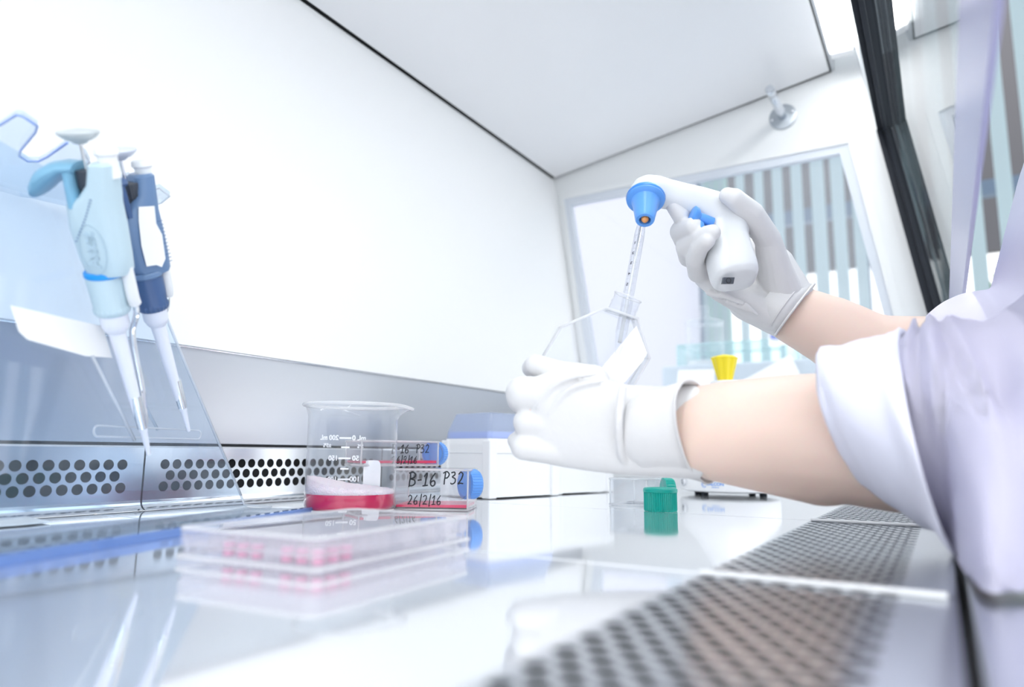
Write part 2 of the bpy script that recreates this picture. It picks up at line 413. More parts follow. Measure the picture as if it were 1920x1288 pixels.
# rear perforated panels
def rear(y0, y1, label):
    t = thing('perforated_panel', label, 'vent panel', (XP, (y0+y1)/2, 0), 'perforated steel vent panels along the rear')
    bm = nb(); g = .0008; y0 += g; y1 -= g
    U, W, N = V((0, 1, 0)), V((0, 0, 1)), V((1, 0, 0)); p = .0114; rz = .0095
    z0 = .0145; n = int((y1-y0-.016)/p); ys = y0+((y1-y0)-n*p)/2; rows = [(.004, z0, [(y0, y1, None)], 0, 0)]
    for k in range(3):
        za = z0+k*rz
        if k != 1: cells = [(y0, ys, None)]+[(ys+i*p, ys+(i+1)*p, ys+(i+.5)*p) for i in range(n)]+[(ys+n*p, y1, None)]
        else: cells = [(y0, ys+p/2, None)]+[(ys+(i+.5)*p, ys+(i+1.5)*p, ys+(i+1)*p) for i in range(n-1)]+[(ys+n*p-p/2, y1, None)]
        rows.append((za, za+rz, cells, za+rz/2, .0043))
    rows.append((z0+3*rz, .0525, [(y0, y1, None)], 0, 0))
    perforated(bm, V((XP+.002, 0, 0)), U, W, N, rows, .0012, 16)
    a = obj('perforated_sheet', bm, M['steel2'])
    bm = nb(); prism(bm, [(XP+.0022, y0, .0525), (XP+.001, y0, .054), (XP-.008, y0, .054), (XP-.008, y0, .0525)], (0, y1-y0, 0))
    for k in range(6):
        a0, a1 = pi/2*k/6, pi/2*(k+1)/6; R = .008
        q = lambda t: (XP+.002+R-R*math.cos(t), .0085-.008*math.sin(t))
        (xa, za), (xc, zc) = q(a0), q(a1); v = [bm.verts.new(P) for P in ((xa, y0, za), (xa, y1, za), (xc, y1, zc), (xc, y0, zc))]; bm.faces.new(v)
    prism(bm, [(XP+.002, y0, .004), (XP+.002, y0, .0085), (XP+.0016, y0, .0085), (XP+.0016, y0, .004)], (0, y1-y0, 0))
    b = obj('folded_edge', bm, M['chrome'], smooth=False); keep([a, b], t)
rear(.058, .358, 'perforated steel vent panel behind the pipettes, left of the seam')
rear(.358, .658, 'perforated steel vent panel behind the beaker, right of the seam')
rear(.658, .958, 'perforated steel vent panel hidden partly behind tip boxes')
rear(.958, YE, 'perforated steel vent panel at the far corner')

# ================================================================== sash
sh = thing('sash_window', 'sloped glass front sash with black seals and lilac-tinted lower handle strip', 'sash', (0, .5, .2))
def sl(z, dx=0): return (xs(z)+dx, z)
def slab(bm, z0, z1, d0, d1, y0, y1, bev=0):
    a, b = sl(z0), sl(z1); prism(bm, [(a[0]+d0, y0, a[1]), (b[0]+d0, y0, b[1]), (b[0]+d1, y0, b[1]), (a[0]+d1, y0, a[1])], (0, y1-y0, 0), bev)
bm = nb(); slab(bm, .2385, .572, 0, .005, Y0, YE-.002); g1 = obj('glass_pane', bm, M['glass'])
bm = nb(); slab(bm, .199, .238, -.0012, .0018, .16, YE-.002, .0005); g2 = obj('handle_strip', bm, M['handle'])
bm = nb(); prism(bm, [(-.0546, Y0, .563), (-.0546, Y0, .574), (-.032, Y0, .580), (-.032, Y0, .572)], (0, YE-Y0, 0), .001)
prism(bm, [(-.047, Y0, .560), (-.047, Y0, .566), (-.041, Y0, .566), (-.041, Y0, .560)], (0, YE-Y0, 0), .001); g3 = obj('top_seal', bm, M['rubber'])
bm = nb(); slab(bm, .0, .566, -.022, -.0002, YE-.016, YE-.001, .001); slab(bm, .0, .566, -.012, -.006, YE-.022, YE-.014, .001); g4 = obj('side_seal', bm, M['rubber'])
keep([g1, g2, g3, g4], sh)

# standoff peg on the side wall
pg = thing('steel_standoff', 'round steel hanger peg with flange screwed high on the side wall', 'peg', (-.197, YE, .629))
pc = V((-.197, YE, .629)); T = frameT(pc, V((0, -1, 0)))
bm = nb(); lathe(bm, [(.0225, 0), (.0225, .003), (.0205, .004)], T, 40); a = obj('flange', bm, M['mgrey'], None, True, 40)
bm = nb(); lathe(bm, [(.0075, .003), (.0072, .006), (.0068, .08), (.0052, .083), (.0052, .09), (.0072, .094), (.0072, .110), (.0062, .112)], T, 24); b = obj('rod', bm, M['steel2'], None, True, 40)
for s in (-1, 1):
    bm = nb(); capsule(bm, T @ V((s*.0165, s*.004, .004)), T @ V((s*.0165, s*.004, .006)), .003, .0026, 12); keep([obj('screw', bm, M['chrome'], None, True)], pg)
keep([a, b], pg)

# ================================================================== things on the bench
# --- culture flasks
def culture_flask(label, o, ang, W, H, D, capm, tx, liquid=True, group=None, nh=.55, capr=.0115, capl=.012, capoff=.010):
    t = thing('culture_flask', label, 'cell culture flask', o, group); t.rotation_euler = (0, 0, ang)
    e = .0012
    bm = nb(); box(bm, (W/2, D/2, H/2), (W, D, H), bev=.0016); obj('flask_body', bm, M['plastic'], t)
    bm = nb()
    for z in (e/2+.0005, H-e/2-.0005):
        for a, b in (((0, 0), (W, 0)), ((W, 0), (W, D)), ((W, D), (0, D)), ((0, D), (0, 0))): tube(bm, [(a[0], a[1], z), (b[0], b[1], z)], .0009, 6)
    for a in ((.0005, .0005), (W-.0005, .0005), (W-.0005, D), (0.0005, D)): tube(bm, [(a[0], a[1], 0.001), (a[0], a[1], H-.001)], .0008, 6)
    obj('moulded_rim', bm, M['plasedge'], t, True)
    if liquid:
        bm = nb(); prism(bm, [(.0016, .0016, .0030), (W-.0016, .0016, .0030), (W-.0016, .0016, .0056), (.0016, .0016, .0050)], (0, D-.003, 0)); obj('pink_liquid', bm, M['pinkl'], t)
    T = frameT(V((W-capoff, D*.34, H*nh)), V((.75, .66, 0)))
    nk = capr*.8
    bm = nb(); lathe(bm, [(nk+.003, 0), (nk, .004), (nk, .012)], T, 28, cap=False); obj('neck', bm, M['plastic'], t, True)
    bm = nb(); lathe(bm, [(capr, .005), (capr, .006), (capr, .005+capl-.002), (capr-.0012, .005+capl)], T, 64, rib=1, ribd=.0005, ribz=(.0055, .005+capl-.001)); obj('screw_cap', bm, capm, t, False)
    for s, x, z, h in tx:
        bm = nb(); handwrite(bm, s, h, lambda p, x=x, z=z: V((x+p.x, -.0002, z+p.y)), .00052*(h/.009)); obj('handwriting', bm, M['ink'], t, True)
    return t
fo = onz(738, 957, 0); fr = onz(877, 959.5, 0); fd = fr-fo; fa = math.atan2(fd.y, fd.x); FW = fd.length
culture_flask('lower clear flask of pink medium marked B-16 P32, blue cap, resting on the tray', fo, fa, FW, .0365, .052, M['bcap'],
    [('B-16', .0130, .0215, .0115), ('P32', .0435, .0235, .0105), ('26/2/16', .0125, .0055, .0080)], group=None, nh=.62, capr=.0135)
uo = onz(680, 878, .0372); uo = V((-.4265, .4865, .0372)); u2 = V((-.3935, .5190, 0))
ua = math.atan2(.5260-.4745, -.3895+.4395)
uo = at(676, 877, .645); uo.z = .0372; ur = at(822, 878, .685); ur.z = .0372; ud = ur-uo
culture_flask('upper thinner B-16 P32 flask with blue cap, stacked on another flask', uo, math.atan2(ud.y, ud.x), ud.length, .0245, .045, M['bcap'],
    [('B-16', .0300, .0125, .0080), ('P32', .0545, .0130, .0078), ('26/2/16', .0305, .0028, .0068)], nh=.5, capr=.0122, capoff=.001)
# small clear empty flask with green cap
so = onz(1143, 947, 0); sr = onz(1212, 951, 0); sd = sr-so
culture_flask('small empty clear flask with green cap lying behind loose green cap', so, math.atan2(sd.y, sd.x), sd.length+.001, .0275, .055, M['green'], [], liquid=False, nh=.60, capr=.0115, capl=.010, capoff=-.0035)
# loose green cap
gc = onz(1243, 960, 0); gc = gc+V((-.006, .011, 0))
bm = nb(); R0 = .0150
lathe(bm, [(R0-.0004, 0), (R0, .0012), (R0, .0165), (R0+.0005, .0170), (R0+.0005, .0195), (R0-.0008, .0208), (R0-.003, .0208), (R0-.0045, .0200)], Matrix.Translation(gc), 100, rib=1, ribd=.0006, ribz=(.001, .0166))
tag(obj('screw_cap', bm, M['green']), 'loose ribbed green screw cap standing on polished tray', 'bottle cap')

# --- beaker
bc = V((-.4405, .4585, 0)); BR = .0385; BH = .0905
bk = thing('glass_beaker', 'glass beaker with frothy pink medium and white volume marks', 'beaker', bc)
sdir = math.atan2(.5182, .8552)+.05        # spout points to the right of the picture
bm = nb(); n = 72; rings = []
def br(z):
    if z < .006: return BR-.006+.006*math.sin(pi/2*z/.006)
    if z > BH-.012: return BR+.004*((z-BH+.012)/.012)**2
    return BR
for z in [0.0003, .001, .002, .004, .006, .02, .04, .06, BH-.012, BH-.009, BH-.006, BH-.003, BH]:
    ring = []
    for k in range(n):
        a = 2*pi*k/n; d = math.atan2(math.sin(a-sdir), math.cos(a-sdir)); top = max(0, (z-(BH-.012))/.012)
        r = br(z)+top**1.5*.009*math.exp(-(d/.20)**2); zz = z-top**2*.0025*math.exp(-(d/.16)**2)
        ring.append(V((r*math.cos(a), r*math.sin(a), zz)))
    rings.append(ring)
rimp = rings[-1]; loft(bm, rings, False); bm.faces.new([bm.verts.new(p) for p in rings[0]])
obj('glass_wall', bm, M['beaker'], bk, True)
bm = nb(); tube(bm, rimp, .0015, 8, True); obj('rim', bm, M['beakrim'], bk, True); bm = nb(); tube(bm, [V((p.x*.985, p.y*.985, .0018)) for p in rings[3]], .001, 6, True); obj('base_rim', bm, M['beakrim'], bk, True)
bm = nb(); pr = [(BR-.0075, .0012), (BR-.0025, .003), (BR-.0012, .006), (BR-.0012, .0150), (BR-.0014, .0158)]
R_ = lathe(bm, pr, None, 72); obj('pink_medium', bm, M['pink'], bk, True, 50)
bm = nb(); n = 72; nr = 10; rr = []
for j in range(nr+1):
    ring = []
    for k in range(n):
        a = 2*pi*k/n; r = (BR-.0013)*j/nr; x, y = r*math.cos(a), r*math.sin(a)
        lat = (x*.8552+y*.5182)/BR
        z = .0215-.0035*lat+.0085*max(0, -lat-.15)**1.3*.75+.0009*noise.noise(V((x*260, y*260, 1)))
        ring.append((V((x, y, z))))
    rr.append(ring)
low = []
for k in range(n):
    a = 2*pi*k/n; p = rr[-1][k]; low.append(V((p.x, p.y, .0152+.0010*noise.noise(V((a*9, 0, 2)))+.0005*noise.noise(V((a*25, 0, 5))))))
loft(bm, [rr[j] for j in range(1, nr+1)]+[low], True); obj('foam', bm, M['foam'], bk, True)
# printed scale on the far wall, seen mirrored through the glass
far = math.atan2(bc.y, bc.x)                # outward direction away from the camera
def on_glass(cx, z0, mirror=False):
    def f(p):
        a = far-((cx+p.x)/BR); r = BR+.00025+p.z*.5      # reads correctly from behind
        a = far+((cx+p.x)/BR)
        return V((r*math.cos(a), r*math.sin(a), z0+p.y))
    return f
bm = nb()
def bar(x0, x1, z, th=.0008):
    N = 8
    for i in range(N):
        xa, xb_ = x0+(x1-x0)*i/N, x0+(x1-x0)*(i+1)/N; f = on_glass(0, 0)
        v = [bm.verts.new(f(V(q))) for q in ((xa, z-th, 0), (xb_, z-th, 0), (xb_, z+th, 0), (xa, z+th, 0))]; bm.faces.new(v)
# outward view x runs the other way: +x here is to the LEFT in the picture
OX = .0068
for z, a, b in ((.0630, 'mL 0', '200 mL'), (.0445, '50', '150'), (.0255, '100', '100')):
    bar(OX-.0055, OX+.0055, z)
    add_text(bm, b, .0062, on_glass(OX+(.0155 if len(b) > 3 else .0105), z)); add_text(bm, a, .0062, on_glass(OX-(.0125 if len(a) > 3 else .0100), z))
bar(OX-.0042, OX+.0034, .0545); bar(OX-.0042, OX+.0034, .035); bar(OX-.0032, OX+.0034, .0165)
add_text(bm, '5%', .0048, on_glass(OX-.0140, .0555)); add_text(bm, '\u00b15%', .0048, on_glass(OX+.0170, .0560))
obj('volume_marks', bm, M['wprint_refl'], bk)
bm = nb(); P = []
for k in range(40):
    t = 2*pi*k/40; cx, sy = math.cos(t), math.sin(t); P.append((abs(cx)**.4*(1 if cx > 0 else -1)*.0088, abs(sy)**.4*(1 if sy > 0 else -1)*.0145))
f = on_glass(-.0195, .0285); vs = [[bm.verts.new(f(V((x*s, y*s, .0002)))) for x, y in P] for s in (1, .66, .33)]
for A, B in zip(vs, vs[1:]):
    for k in range(40): bm.faces.new([A[k], A[(k+1) % 40], B[(k+1) % 40], B[k]])
bm.faces.new(vs[-1]); obj('white_label_patch', bm, M['wprint_refl'], bk)

# --- microplate in the blurred foreground
mo = V((-.2230, .2140, 0)); my = V((-.010, .127, 0)).normalized(); mx = V((-my.y, my.x, 0))
ma = math.atan2(my.y, my.x)-pi/2
mp = thing('well_plate', 'blurred clear lidded multiwell plate with a few pink wells in foreground', 'well plate', mo); mp.rotation_euler = (0, 0, ma)
PW, PL = .0855, .127
def rrect(x0, x1, y0, y1, r, z, k=6):
    out = []
    for cx, cy, a0 in ((x1-r, y1-r, 0), (x0+r, y1-r, pi/2), (x0+r, y0+r, pi), (x1-r, y0+r, 3*pi/2)):
        for i in range(k+1): a = a0+pi/2*i/k; out.append(V((cx+r*math.cos(a), cy+r*math.sin(a), z)))
    return out
bm = nb(); loft(bm, [rrect(-PW, 0, 0, PL, .004, .0002), rrect(-PW, 0, 0, PL, .004, .0030), rrect(-PW+.0015, -.0015, .0015, PL-.0015, .004, .0031), rrect(-PW+.0018, -.0018, .0018, PL-.0018, .004, .0120)], False); obj('plate_skirt', bm, M['platep'], mp)
w0 = None
PK = ((7, 0), (7, 1), (7, 2), (6, 0), (5, 0), (3, 0), (2, 0), (1, 0))
for i in range(8):
    for j in range(12):
        if w0 is None: bm = nb(); lathe(bm, [(.0028, .0026), (.0032, .0118)], None, 12); w0 = o = obj('well', bm, M['platep'], mp, True, 40)
        else: o = w0.copy(); C.objects.link(o)
        o.location = (-PW+.0112+i*.009, .0140+j*.009, 0)
        if (i, j) in PK: bm = nb(); lathe(bm, [(.0027, .0029), (.0030, .0088)], None, 12); obj('pink_medium', bm, M['pinkw'], o, True, 40)
bm = nb(); loft(bm, [rrect(-PW+.0004, -.0004, .0004, PL-.0004, .005, .0075), rrect(-PW+.0004, -.0004, .0004, PL-.0004, .005, .0150), rrect(-PW+.001, -.001, .001, PL-.001, .005, .0158)], True); obj('lid', bm, M['platep'], mp)
bm = nb(); P = rrect(-PW+.0004, -.0004, .0004, PL-.0004, .005, .0156); tube(bm, P, .0008, 6, True); tube(bm, rrect(-PW, 0, 0, PL, .004, .003), .0009, 6, True); obj('lid_edge', bm, M['plasedge'], mp, True)

# --- tip boxes
def tip_box(o, ang, lid, label):
    t = thing('pipette_tip_box', label, 'tip box', o); t.rotation_euler = (0, 0, ang)
    # local: front-right bottom corner at origin, box extends to -x (.080) and +y (.112)
    X, Y, H = .080, .112, .0665
    bm = nb(); loft(bm, [rrect(-X+.001, -.001, .001, Y-.001, .004, .0016), rrect(-X, 0, 0, Y, .005, .060), rrect(-X+.001, -.001, .001, Y-.001, .005, H)], True)
    obj('box_base', bm, M['wplas'], t, False)
    for cx, cy in ((-.004, .004), (-X+.004, .004), (-.004, Y-.004), (-X+.004, Y-.004)):
        bm = nb(); box(bm, (cx, cy, .0325), (.0125, .0125, .064), bev=.0015); obj('corner_leg', bm, M['wplas'], t)
    bm = nb()
    for z in (.0505,): tube(bm, rrect(-X-.0002, .0002, -.0002, Y+.0002, .005, z), .0006, 6, True)
    obj('seam', bm, M['offw'], t, True)
    if lid:
        bm = nb(); loft(bm, [rrect(-X+.001, -.001, .001, Y-.001, .005, H), rrect(-X+.002, -.002, .002, Y-.002, .005, H+.0085), rrect(-X+.0085, -.0085, .0085, Y-.0085, .005, H+.0285), rrect(-X+.010, -.010, .010, Y-.010, .004, H+.0295)], True); obj('lid', bm, M['lidb'], t)
        bm = nb(); loft(bm, [rrect(-X+.003, -.003, .003, Y-.003, .005, H+.0006), rrect(-X+.0035, -.0035, .0035, Y-.0035, .005, H+.0072)], False); obj('lid_band', bm, M['lidband'], t)
    return t
to = onz(917, 936.5, 0); tr_ = onz(1016, 931, 0); tang = math.atan2(tr_.y-to.y, tr_.x-to.x)-pi/2
tip_box(to, tang, True, 'white tip box with pale blue translucent lid beside marked flasks')
t2 = onz(1040, 928.5, 0); tip_box(t2+V((.0, .004, 0)), tang, False, 'open white tip box behind lidded one, under gloved hand')

# --- white bench device with yellow knob
dc = V((-.242, .945, 0))
dv = thing('bench_device', 'round white bench device with tall yellow fluted knob, beyond gloved forearm', 'lab device', dc)
bm = nb(); lathe(bm, [(.052, .004), (.0615, .006), (.0630, .010), (.0625, .034), (.058, .042), (.040, .060), (.026, .085), (.020, .125), (.019, .146), (.017, .1475)], None, 64); obj('housing', bm, M['wplas'], dv, True, 35)
for k in range(4):
    bm = nb(); a = k*pi/2-1.95; lathe(bm, [(.0045, 0), (.0045, .005)], Matrix.Translation((.05*math.cos(a), .05*math.sin(a), 0)), 16); obj('rubber_foot', bm, M['rubber'], dv)
bm = nb(); rings = []
for r, z in ((.0085, .1465), (.0095, .148), (.0170, .1765), (.0180, .1785), (.0150, .1805), (.004, .1830)):
    rings.append([V((r*(1-.10*(.5+.5*math.cos(8*2*pi*k/64)))*math.cos(2*pi*k/64), r*(1-.10*(.5+.5*math.cos(8*2*pi*k/64)))*math.sin(2*pi*k/64), z)) for k in range(64)])
loft(bm, rings); obj('yellow_knob', bm, M['yellow'], dv, False)
av = math.atan2(-dc.y, -dc.x)              # towards the camera
def on_dev(cx, z0):
    return lambda p: V(((.0632+p.z)*math.cos(av+(cx+p.x)/.063), (.0632+p.z)*math.sin(av+(cx+p.x)/.063), z0+p.y))
bm = nb(); add_text(bm, 'FALCON', .0054, on_dev(-.0165, .0150)); add_text(bm, 'environment', .0018, on_dev(-.0165, .0112))
f = on_dev(-.0305, .0142)
for r0 in (.0034, .0021):
    tube(bm, [f(V((r0*math.cos(t/6), r0*math.sin(t/6), 0))) for t in range(6, 34)], .0003, 5)
obj('printed_logo', bm, M['fblue'], dv)
sc = V((.0630*math.cos(av-1.0), .0630*math.sin(av-1.0), .0165))
bm = nb(); lathe(bm, [(.0052, -.001), (.0052, .003), (.003, .0036), (.0028, .001), (1e-5, .0008)], frameT(sc, V((sc.x, sc.y, 0))), 20); obj('levelling_screw', bm, M['chrome'], dv, True, 40)

# ================================================================== pipettes on their acrylic stand
W0 = onz(450, 955, 0); SN = V((.944, .33, 0)).normalized(); SU = V((-.33, .944, 0)).normalized()
def sp(px, py, off=0): return onp(px, py, W0, SN)+SN*off
st = thing('pipette_stand', 'tinted clear acrylic stand with notched top holding two pipettes', 'pipette stand', W0)
parts = []
bm = nb()
left = V((0, 0, 0))
pts = [V((W0.x, W0.y, .002)), sp(445, 935), sp(318, 600), sp(262, 470), sp(225, 385)]
b0 = W0-SU*.42
pts2 = pts+[b0+V((0, 0, .235)), b0+V((0, 0, .002))]
pts2 = [V((W0.x, W0.y, .012)), sp(330, 640), sp(235, 400)]+[b0+V((0, 0, .238)), b0+V((0, 0, .012))]
prism(bm, pts2, SN*-.004); parts.append(obj('back_sheet', bm, M['acry']))
# bent foot coming forward on the tray
bm = nb(); N = 8
prof = [(0, .012)]+[(-.0+.010*(1-math.cos(t*pi/2/N)), .012-.010*math.sin(t*pi/2/N)) for t in range(1, N+1)]+[(.075, .002)]
for i in range(len(prof)-1):
    (n0, z0), (n1, z1) = prof[i], prof[i+1]
    a = W0+SN*n0; b = W0+SN*n1
    v = [bm.verts.new(q) for q in (V((a.x, a.y, z0)), V((b.x, b.y, z1)), V((b.x, b.y, z1))-SU*.42, V((a.x, a.y, z0))-SU*.42)]; bm.faces.new(v)
bmesh.ops.solidify(bm, geom=bm.faces[:], thickness=.0018)
parts.append(obj('foot', bm, M['acry']))
# blue glowing front edge of the foot
bm = nb(); a = W0+SN*.0755
box(bm, (0, -.21, .0027), (.006, .42, .0050), T=frameT(a, V((0, 0, 1)), V((0, 1, 0))) if False else Matrix.Translation(V((a.x, a.y, 0))) @ Matrix.Rotation(math.atan2(SU.y, SU.x)-pi/2, 4, 'Z'), bev=.0005)
parts.append(obj('front_edge', bm, M['acryb']))
bm = nb(); tube(bm, [pts2[0], pts2[1], pts2[2]], .0011, 6); tube(bm, [pts2[0], W0+SN*.004+V((0, 0, .004)), W0+SN*.03+V((0, 0, .003))], .001, 6); parts.append(obj('side_edge', bm, M['acryw'], None, True))
# notched top shelf
ZS = .241
def sdep(px, py, off=0): return -(RM.transposed() @ (sp(px, py)-CAM)).z+off
def tp(px, py): return onz(px, py, ZS)
SH = [(-260, 250), (-90, 245), (-60, 262), (0, 236), (30, 217), (42, 219), (70, 238), (66, 250), (38, 284), (36, 294), (52, 304), (72, 304), (88, 296), (126, 269), (160, 291), (168, 306), (132, 330),
      (150, 350), (205, 345), (240, 332), (246, 340), (226, 362), (240, 372), (298, 354), (318, 369), (302, 382), (268, 392), (180, 400), (60, 372), (-260, 330)]
P = [tp(*q) for q in SH]
bm = nb(); prism(bm, P, (0, 0, .004)); parts.append(obj('notched_shelf', bm, M['acry']))
bm = nb(); tube(bm, [p+V((0, 0, .0005)) for p in P[2:14]], .0008, 6); parts.append(obj('blue_shelf_edge', bm, M['acrye'], None, True))
bm = nb(); tube(bm, [p+V((0, 0, .0005)) for p in P[14:27]], .0007, 6); parts.append(obj('clear_shelf_edge', bm, M['acryw'], None, True))
# oval slot pressed in the sheet
bm = nb(); q = []
A_, B_ = sp(181, 808, .001), sp(369, 815, .001); rz = .0035
for k in range(9): t = pi/2+pi*k/8; q.append(A_+SU*(rz*math.cos(t))+V((0, 0, rz*math.sin(t))))
for k in range(9): t = -pi/2+pi*k/8; q.append(B_+SU*(rz*math.cos(t))+V((0, 0, rz*math.sin(t))))
tube(bm, q, .0006, 6, True); parts.append(obj('oval_slot', bm, M['acryw'], None, True))
# diagonal braces
bm = nb(); tube(bm, [sp(158, 668, .006), sp(243, 826, .004)], .0011, 6); parts.append(obj('brace_edge', bm, M['acryw'], None, True)); bm = nb(); tube(bm, [sp(262, 690, -.012), sp(322, 806, -.012)], .0011, 6); parts.append(obj('brace_edge', bm, M['acryw'], None, True))
# white paper label
bm = nb(); prism(bm, [sp(8, 573, .004), sp(182, 612, .004), sp(200, 671, .004), sp(150, 668, .004), sp(40, 637, .004), sp(24, 622, .004)], SN*.0004); parts.append(obj('paper_label', bm, M['paper']))
keep(parts, st)

def pipette(label, top, bot, wdir, L, dark):
    """top: button, bot: tip end (world); wdir: direction the finger hook points to"""
    t = thing('micropipette', label, 'pipette', bot)
    ax = (top-bot); Ln = ax.length; z = ax.normalized(); h = (wdir-z*wdir.dot(z)).normalized(); s = z.cross(h)
    o = top
    T = Matrix.Identity(4)
    for i in range(3): T[i][0] = h[i]; T[i][1] = s[i]; T[i][2] = -z[i]; T[i][3] = o[i]       # local: z = distance from the button, x = hook side
    ps = []
    def P(name, bm, m, sm=True, ed=35):
        for v in bm.verts:
            zz = v.co.z/k
            for (a0, b0_), (a1, b1_) in zip(ZM, ZM[1:]):
                if zz <= a1 or a1 > .24: zz = b0_+(zz-a0)*(b1_-b0_)/(a1-a0); break
            v.co.z = zz*k; v.co = T @ v.co
        ob = obj(name, bm, m, None, sm, ed); ps.append(ob); return ob
    k = Ln/.238; ZM = [(-.01, -.01), (0, 0), (.031, .024), (.134, .0945), (.1635, .124), (.177, .138), (.203, .188), (.223, .213), (.238, .238), (.25, .25)]
    main, hook, ringm, colm, btn = (M['pbl'], M['pbl2'], M['ring'], M['pbl'], M['button']) if not dark else (M['navy'], M['navy2'], M['navy'], M['navy2'], M['button2'])
    def lz(prof, x=0, y=0, n=32, **kw):
        b = nb(); lathe(b, [(r*k, q*k) for r, q in prof], Matrix.Translation((x*k, y*k, 0)), n, **kw); return b
    P('plunger_button', lz([(.002, -.001), (.0080, -.0002), (.0117, .0008), (.0125, .0020), (.0122, .0032), (.0100, .0062), (.0070, .0084), (.0055, .0088), (.0042, .0105), (.0022, .0115)]), btn)
    P('plunger_rod', lz([(.0012, .006), (.0012, .045)], n=12), M['chrome'])
    P('ejector_button', lz([(.0062, .014), (.0072, .0155), (.0075, .019), (.0060, .0215), (.0058, .040)], x=-.0150), M['wplas'])
    # hollow upper cage with dark thumbwheel
    P('thumbwheel', lz([(.0078, .032), (.0085, .033), (.0085, .048), (.0075, .050), (.0075, .062)], x=-.002, n=48, rib=1, ribd=.0005, ribz=(.0325, .0485)), M['dgrey'], False)
    b = nb(); W = .0165
    R = []
    for q, a, c, cx, e in ((.026, .006, .009, -.0120, 2.5), (.028, .0075, .0110, -.0118, 3), (.045, .0085, .0115, -.0095, 3), (.056, .0115, .0120, -.0060, 3), (.064, .0160, .0125, -.0010, 3), (.085, .0168, .0125, -.0004, 3), (.115, .0155, .0120, -.0010, 3), (.130, .0140, .0115, -.0018, 3), (.134, .0125, .0105, -.0018, 3)):
        R.append(sell(V((cx*k, 0, q*k)), V((a*k, 0, 0)), V((0, c*k, 0)), e))
    loft(b, R); P('body', b, main)
    b = nb()
    for sx in ((.0095, 1),):
        R = [sell(V((.0085*k, 0, q*k)), V((.0035*k, 0, 0)), V((0, a*k, 0)), 3, 20) for q, a in ((.028, .0085), (.030, .0105), (.060, .0120), (.066, .0122))]
        loft(b, R)
    P('back_strut', b, hook)
    b = nb(); R = [sell(V(((x)*k, 0, q*k)), V((0, c*k, 0)), V((.1*a*k, 0, a*k)), 2.2, 20) for x, q, c, a in ((.004, .0300, .0105, .0050), (.012, .0300, .0135, .0060), (.020, .035, .0155, .0100), (.028, .0420, .0150, .0120), (.0335, .0490, .0110, .0090), (.0355, .049, .0040, .0030))]
    loft(b, R); P('finger_hook', b, hook)
    P('coloured_ring', lz([(.0120, .130), (.0128, .1315), (.0128, .135), (.0118, .136)], x=.0030), ringm)
    P('ribbed_collar', lz([(.0117, .1355), (.0122, .138), (.0112, .157), (.0120, .1585), (.0116, .1615), (.0100, .1635)], x=.0032, n=44, rib=1, ribd=.0006, ribz=(.1375, .1575)), colm)
    P('cone', lz([(.0090, .163), (.0092, .171), (.0072, .1755), (.0058, .177)], x=.0032), M['shaft'])
    b = nb(); R = [sell(V(((.0032-.0032*t)*k, 0, q*k)), V((r*k, 0, 0)), V((0, r*k, 0)), 2, 20) for q, r, t in ((.176, .0056, 0), (.195, .0046, .3), (.215, .0036, .7), (.226, .0028, 1))]
    loft(b, R); P('shaft', b, M['shaft'])
    b = nb(); tube(b, spline([V((-.0125*k, 0, .128*k)), V((-.0122*k, -.001*k, .150*k)), V((-.0118*k, -.003*k, .1565*k))], 3), .0042*k, 12); P('ejector_sleeve', b, M['offw'])
    b = nb(); tube(b, spline([V((-.0118*k, -.003*k, .154*k)), V((-.0105*k, -.0045*k, .165*k)), V((-.0035*k, -.0062*k, .180*k)), V((-.0025*k, -.006*k, .200*k)), V((-.0015*k, -.0045*k, .214*k)), V((-.0005*k, -.0036*k, .223*k))], 5), .0021*k, 10)
    P('ejector_arm', b, M['chrome'])
    P('ejector_collar', lz([(.0042, .203), (.0040, .216), (.0036, .224)], x=.0002), M['chrome'])
    P('tip_cone', lz([(.0026, .223), (.0022, .231), (.0014, .238)]), M['shaft'])
    b = nb()
    if dark:
        f = lambda x, q: V(((-.0010+x)*k, .0131*k, q*k))
        Pp = [(-.013, .076), (-.0035, .074), (-.0015, .085), (.0005, .105), (.0005, .122), (-.0055, .123), (-.0085, .126), (-.012, .120), (-.0135, .10), (-.0115, .09)]
        prism(b, [f(x*1.25+.0075, .127-(.127-q)*1.35) for x, q in Pp], V((0, .0004, 0))); P('taped_paper', b, M['paper'], False)
        b = nb()
        for j in range(12):
            q = .075+j*.0042; w_ = .0045 if j % 3 == 0 else .0026; xo = -.0125
            prism(b, [f(xo, q), f(xo+w_, q), f(xo+w_, q+.0006), f(xo, q+.0006)], V((0, .0003, 0)))
        P('scale_marks', b, M['navy2'], False)
    else:
        f = lambda x, q: V(((-.0005+x)*k, .01265*k, q*k))
        for j in range(14): 
            c = f(.010-j*.0011-.001*math.sin(j*.2), .0965-j*.0030+.0); box(b, c, (.0009, .0005, .0013))
        P('printed_text', b, M['navy'], False)
        b = nb()
        tube(b, [f(.001+.0085*math.cos(t*2*pi/40), .1055+.0245*math.sin(t*2*pi/40)) for t in range(40)], .0003, 5, True)
        me = text_mesh('Axxet', .0140, .0003); b2 = nb(); b2.from_mesh(me)
        for v in b2.verts:
            c = v.co.copy(); v.co = V((.001*k+c.y*.8*k, .01265*k+c.z, (.1055-c.x)*k))
        merge(b, b2); P('embossed_emblem', b, M['pbl3'], False)
    keep(ps, t); return t
hookdir = -SU
pipette('pale blue pipette with broad finger hook and grey round button, left on stand', at(145, 243, sdep(145, 243, -.038)), at(279, 852, sdep(279, 852, -.010)), at(60, 250, .485)-at(145, 243, .485), 0, False)
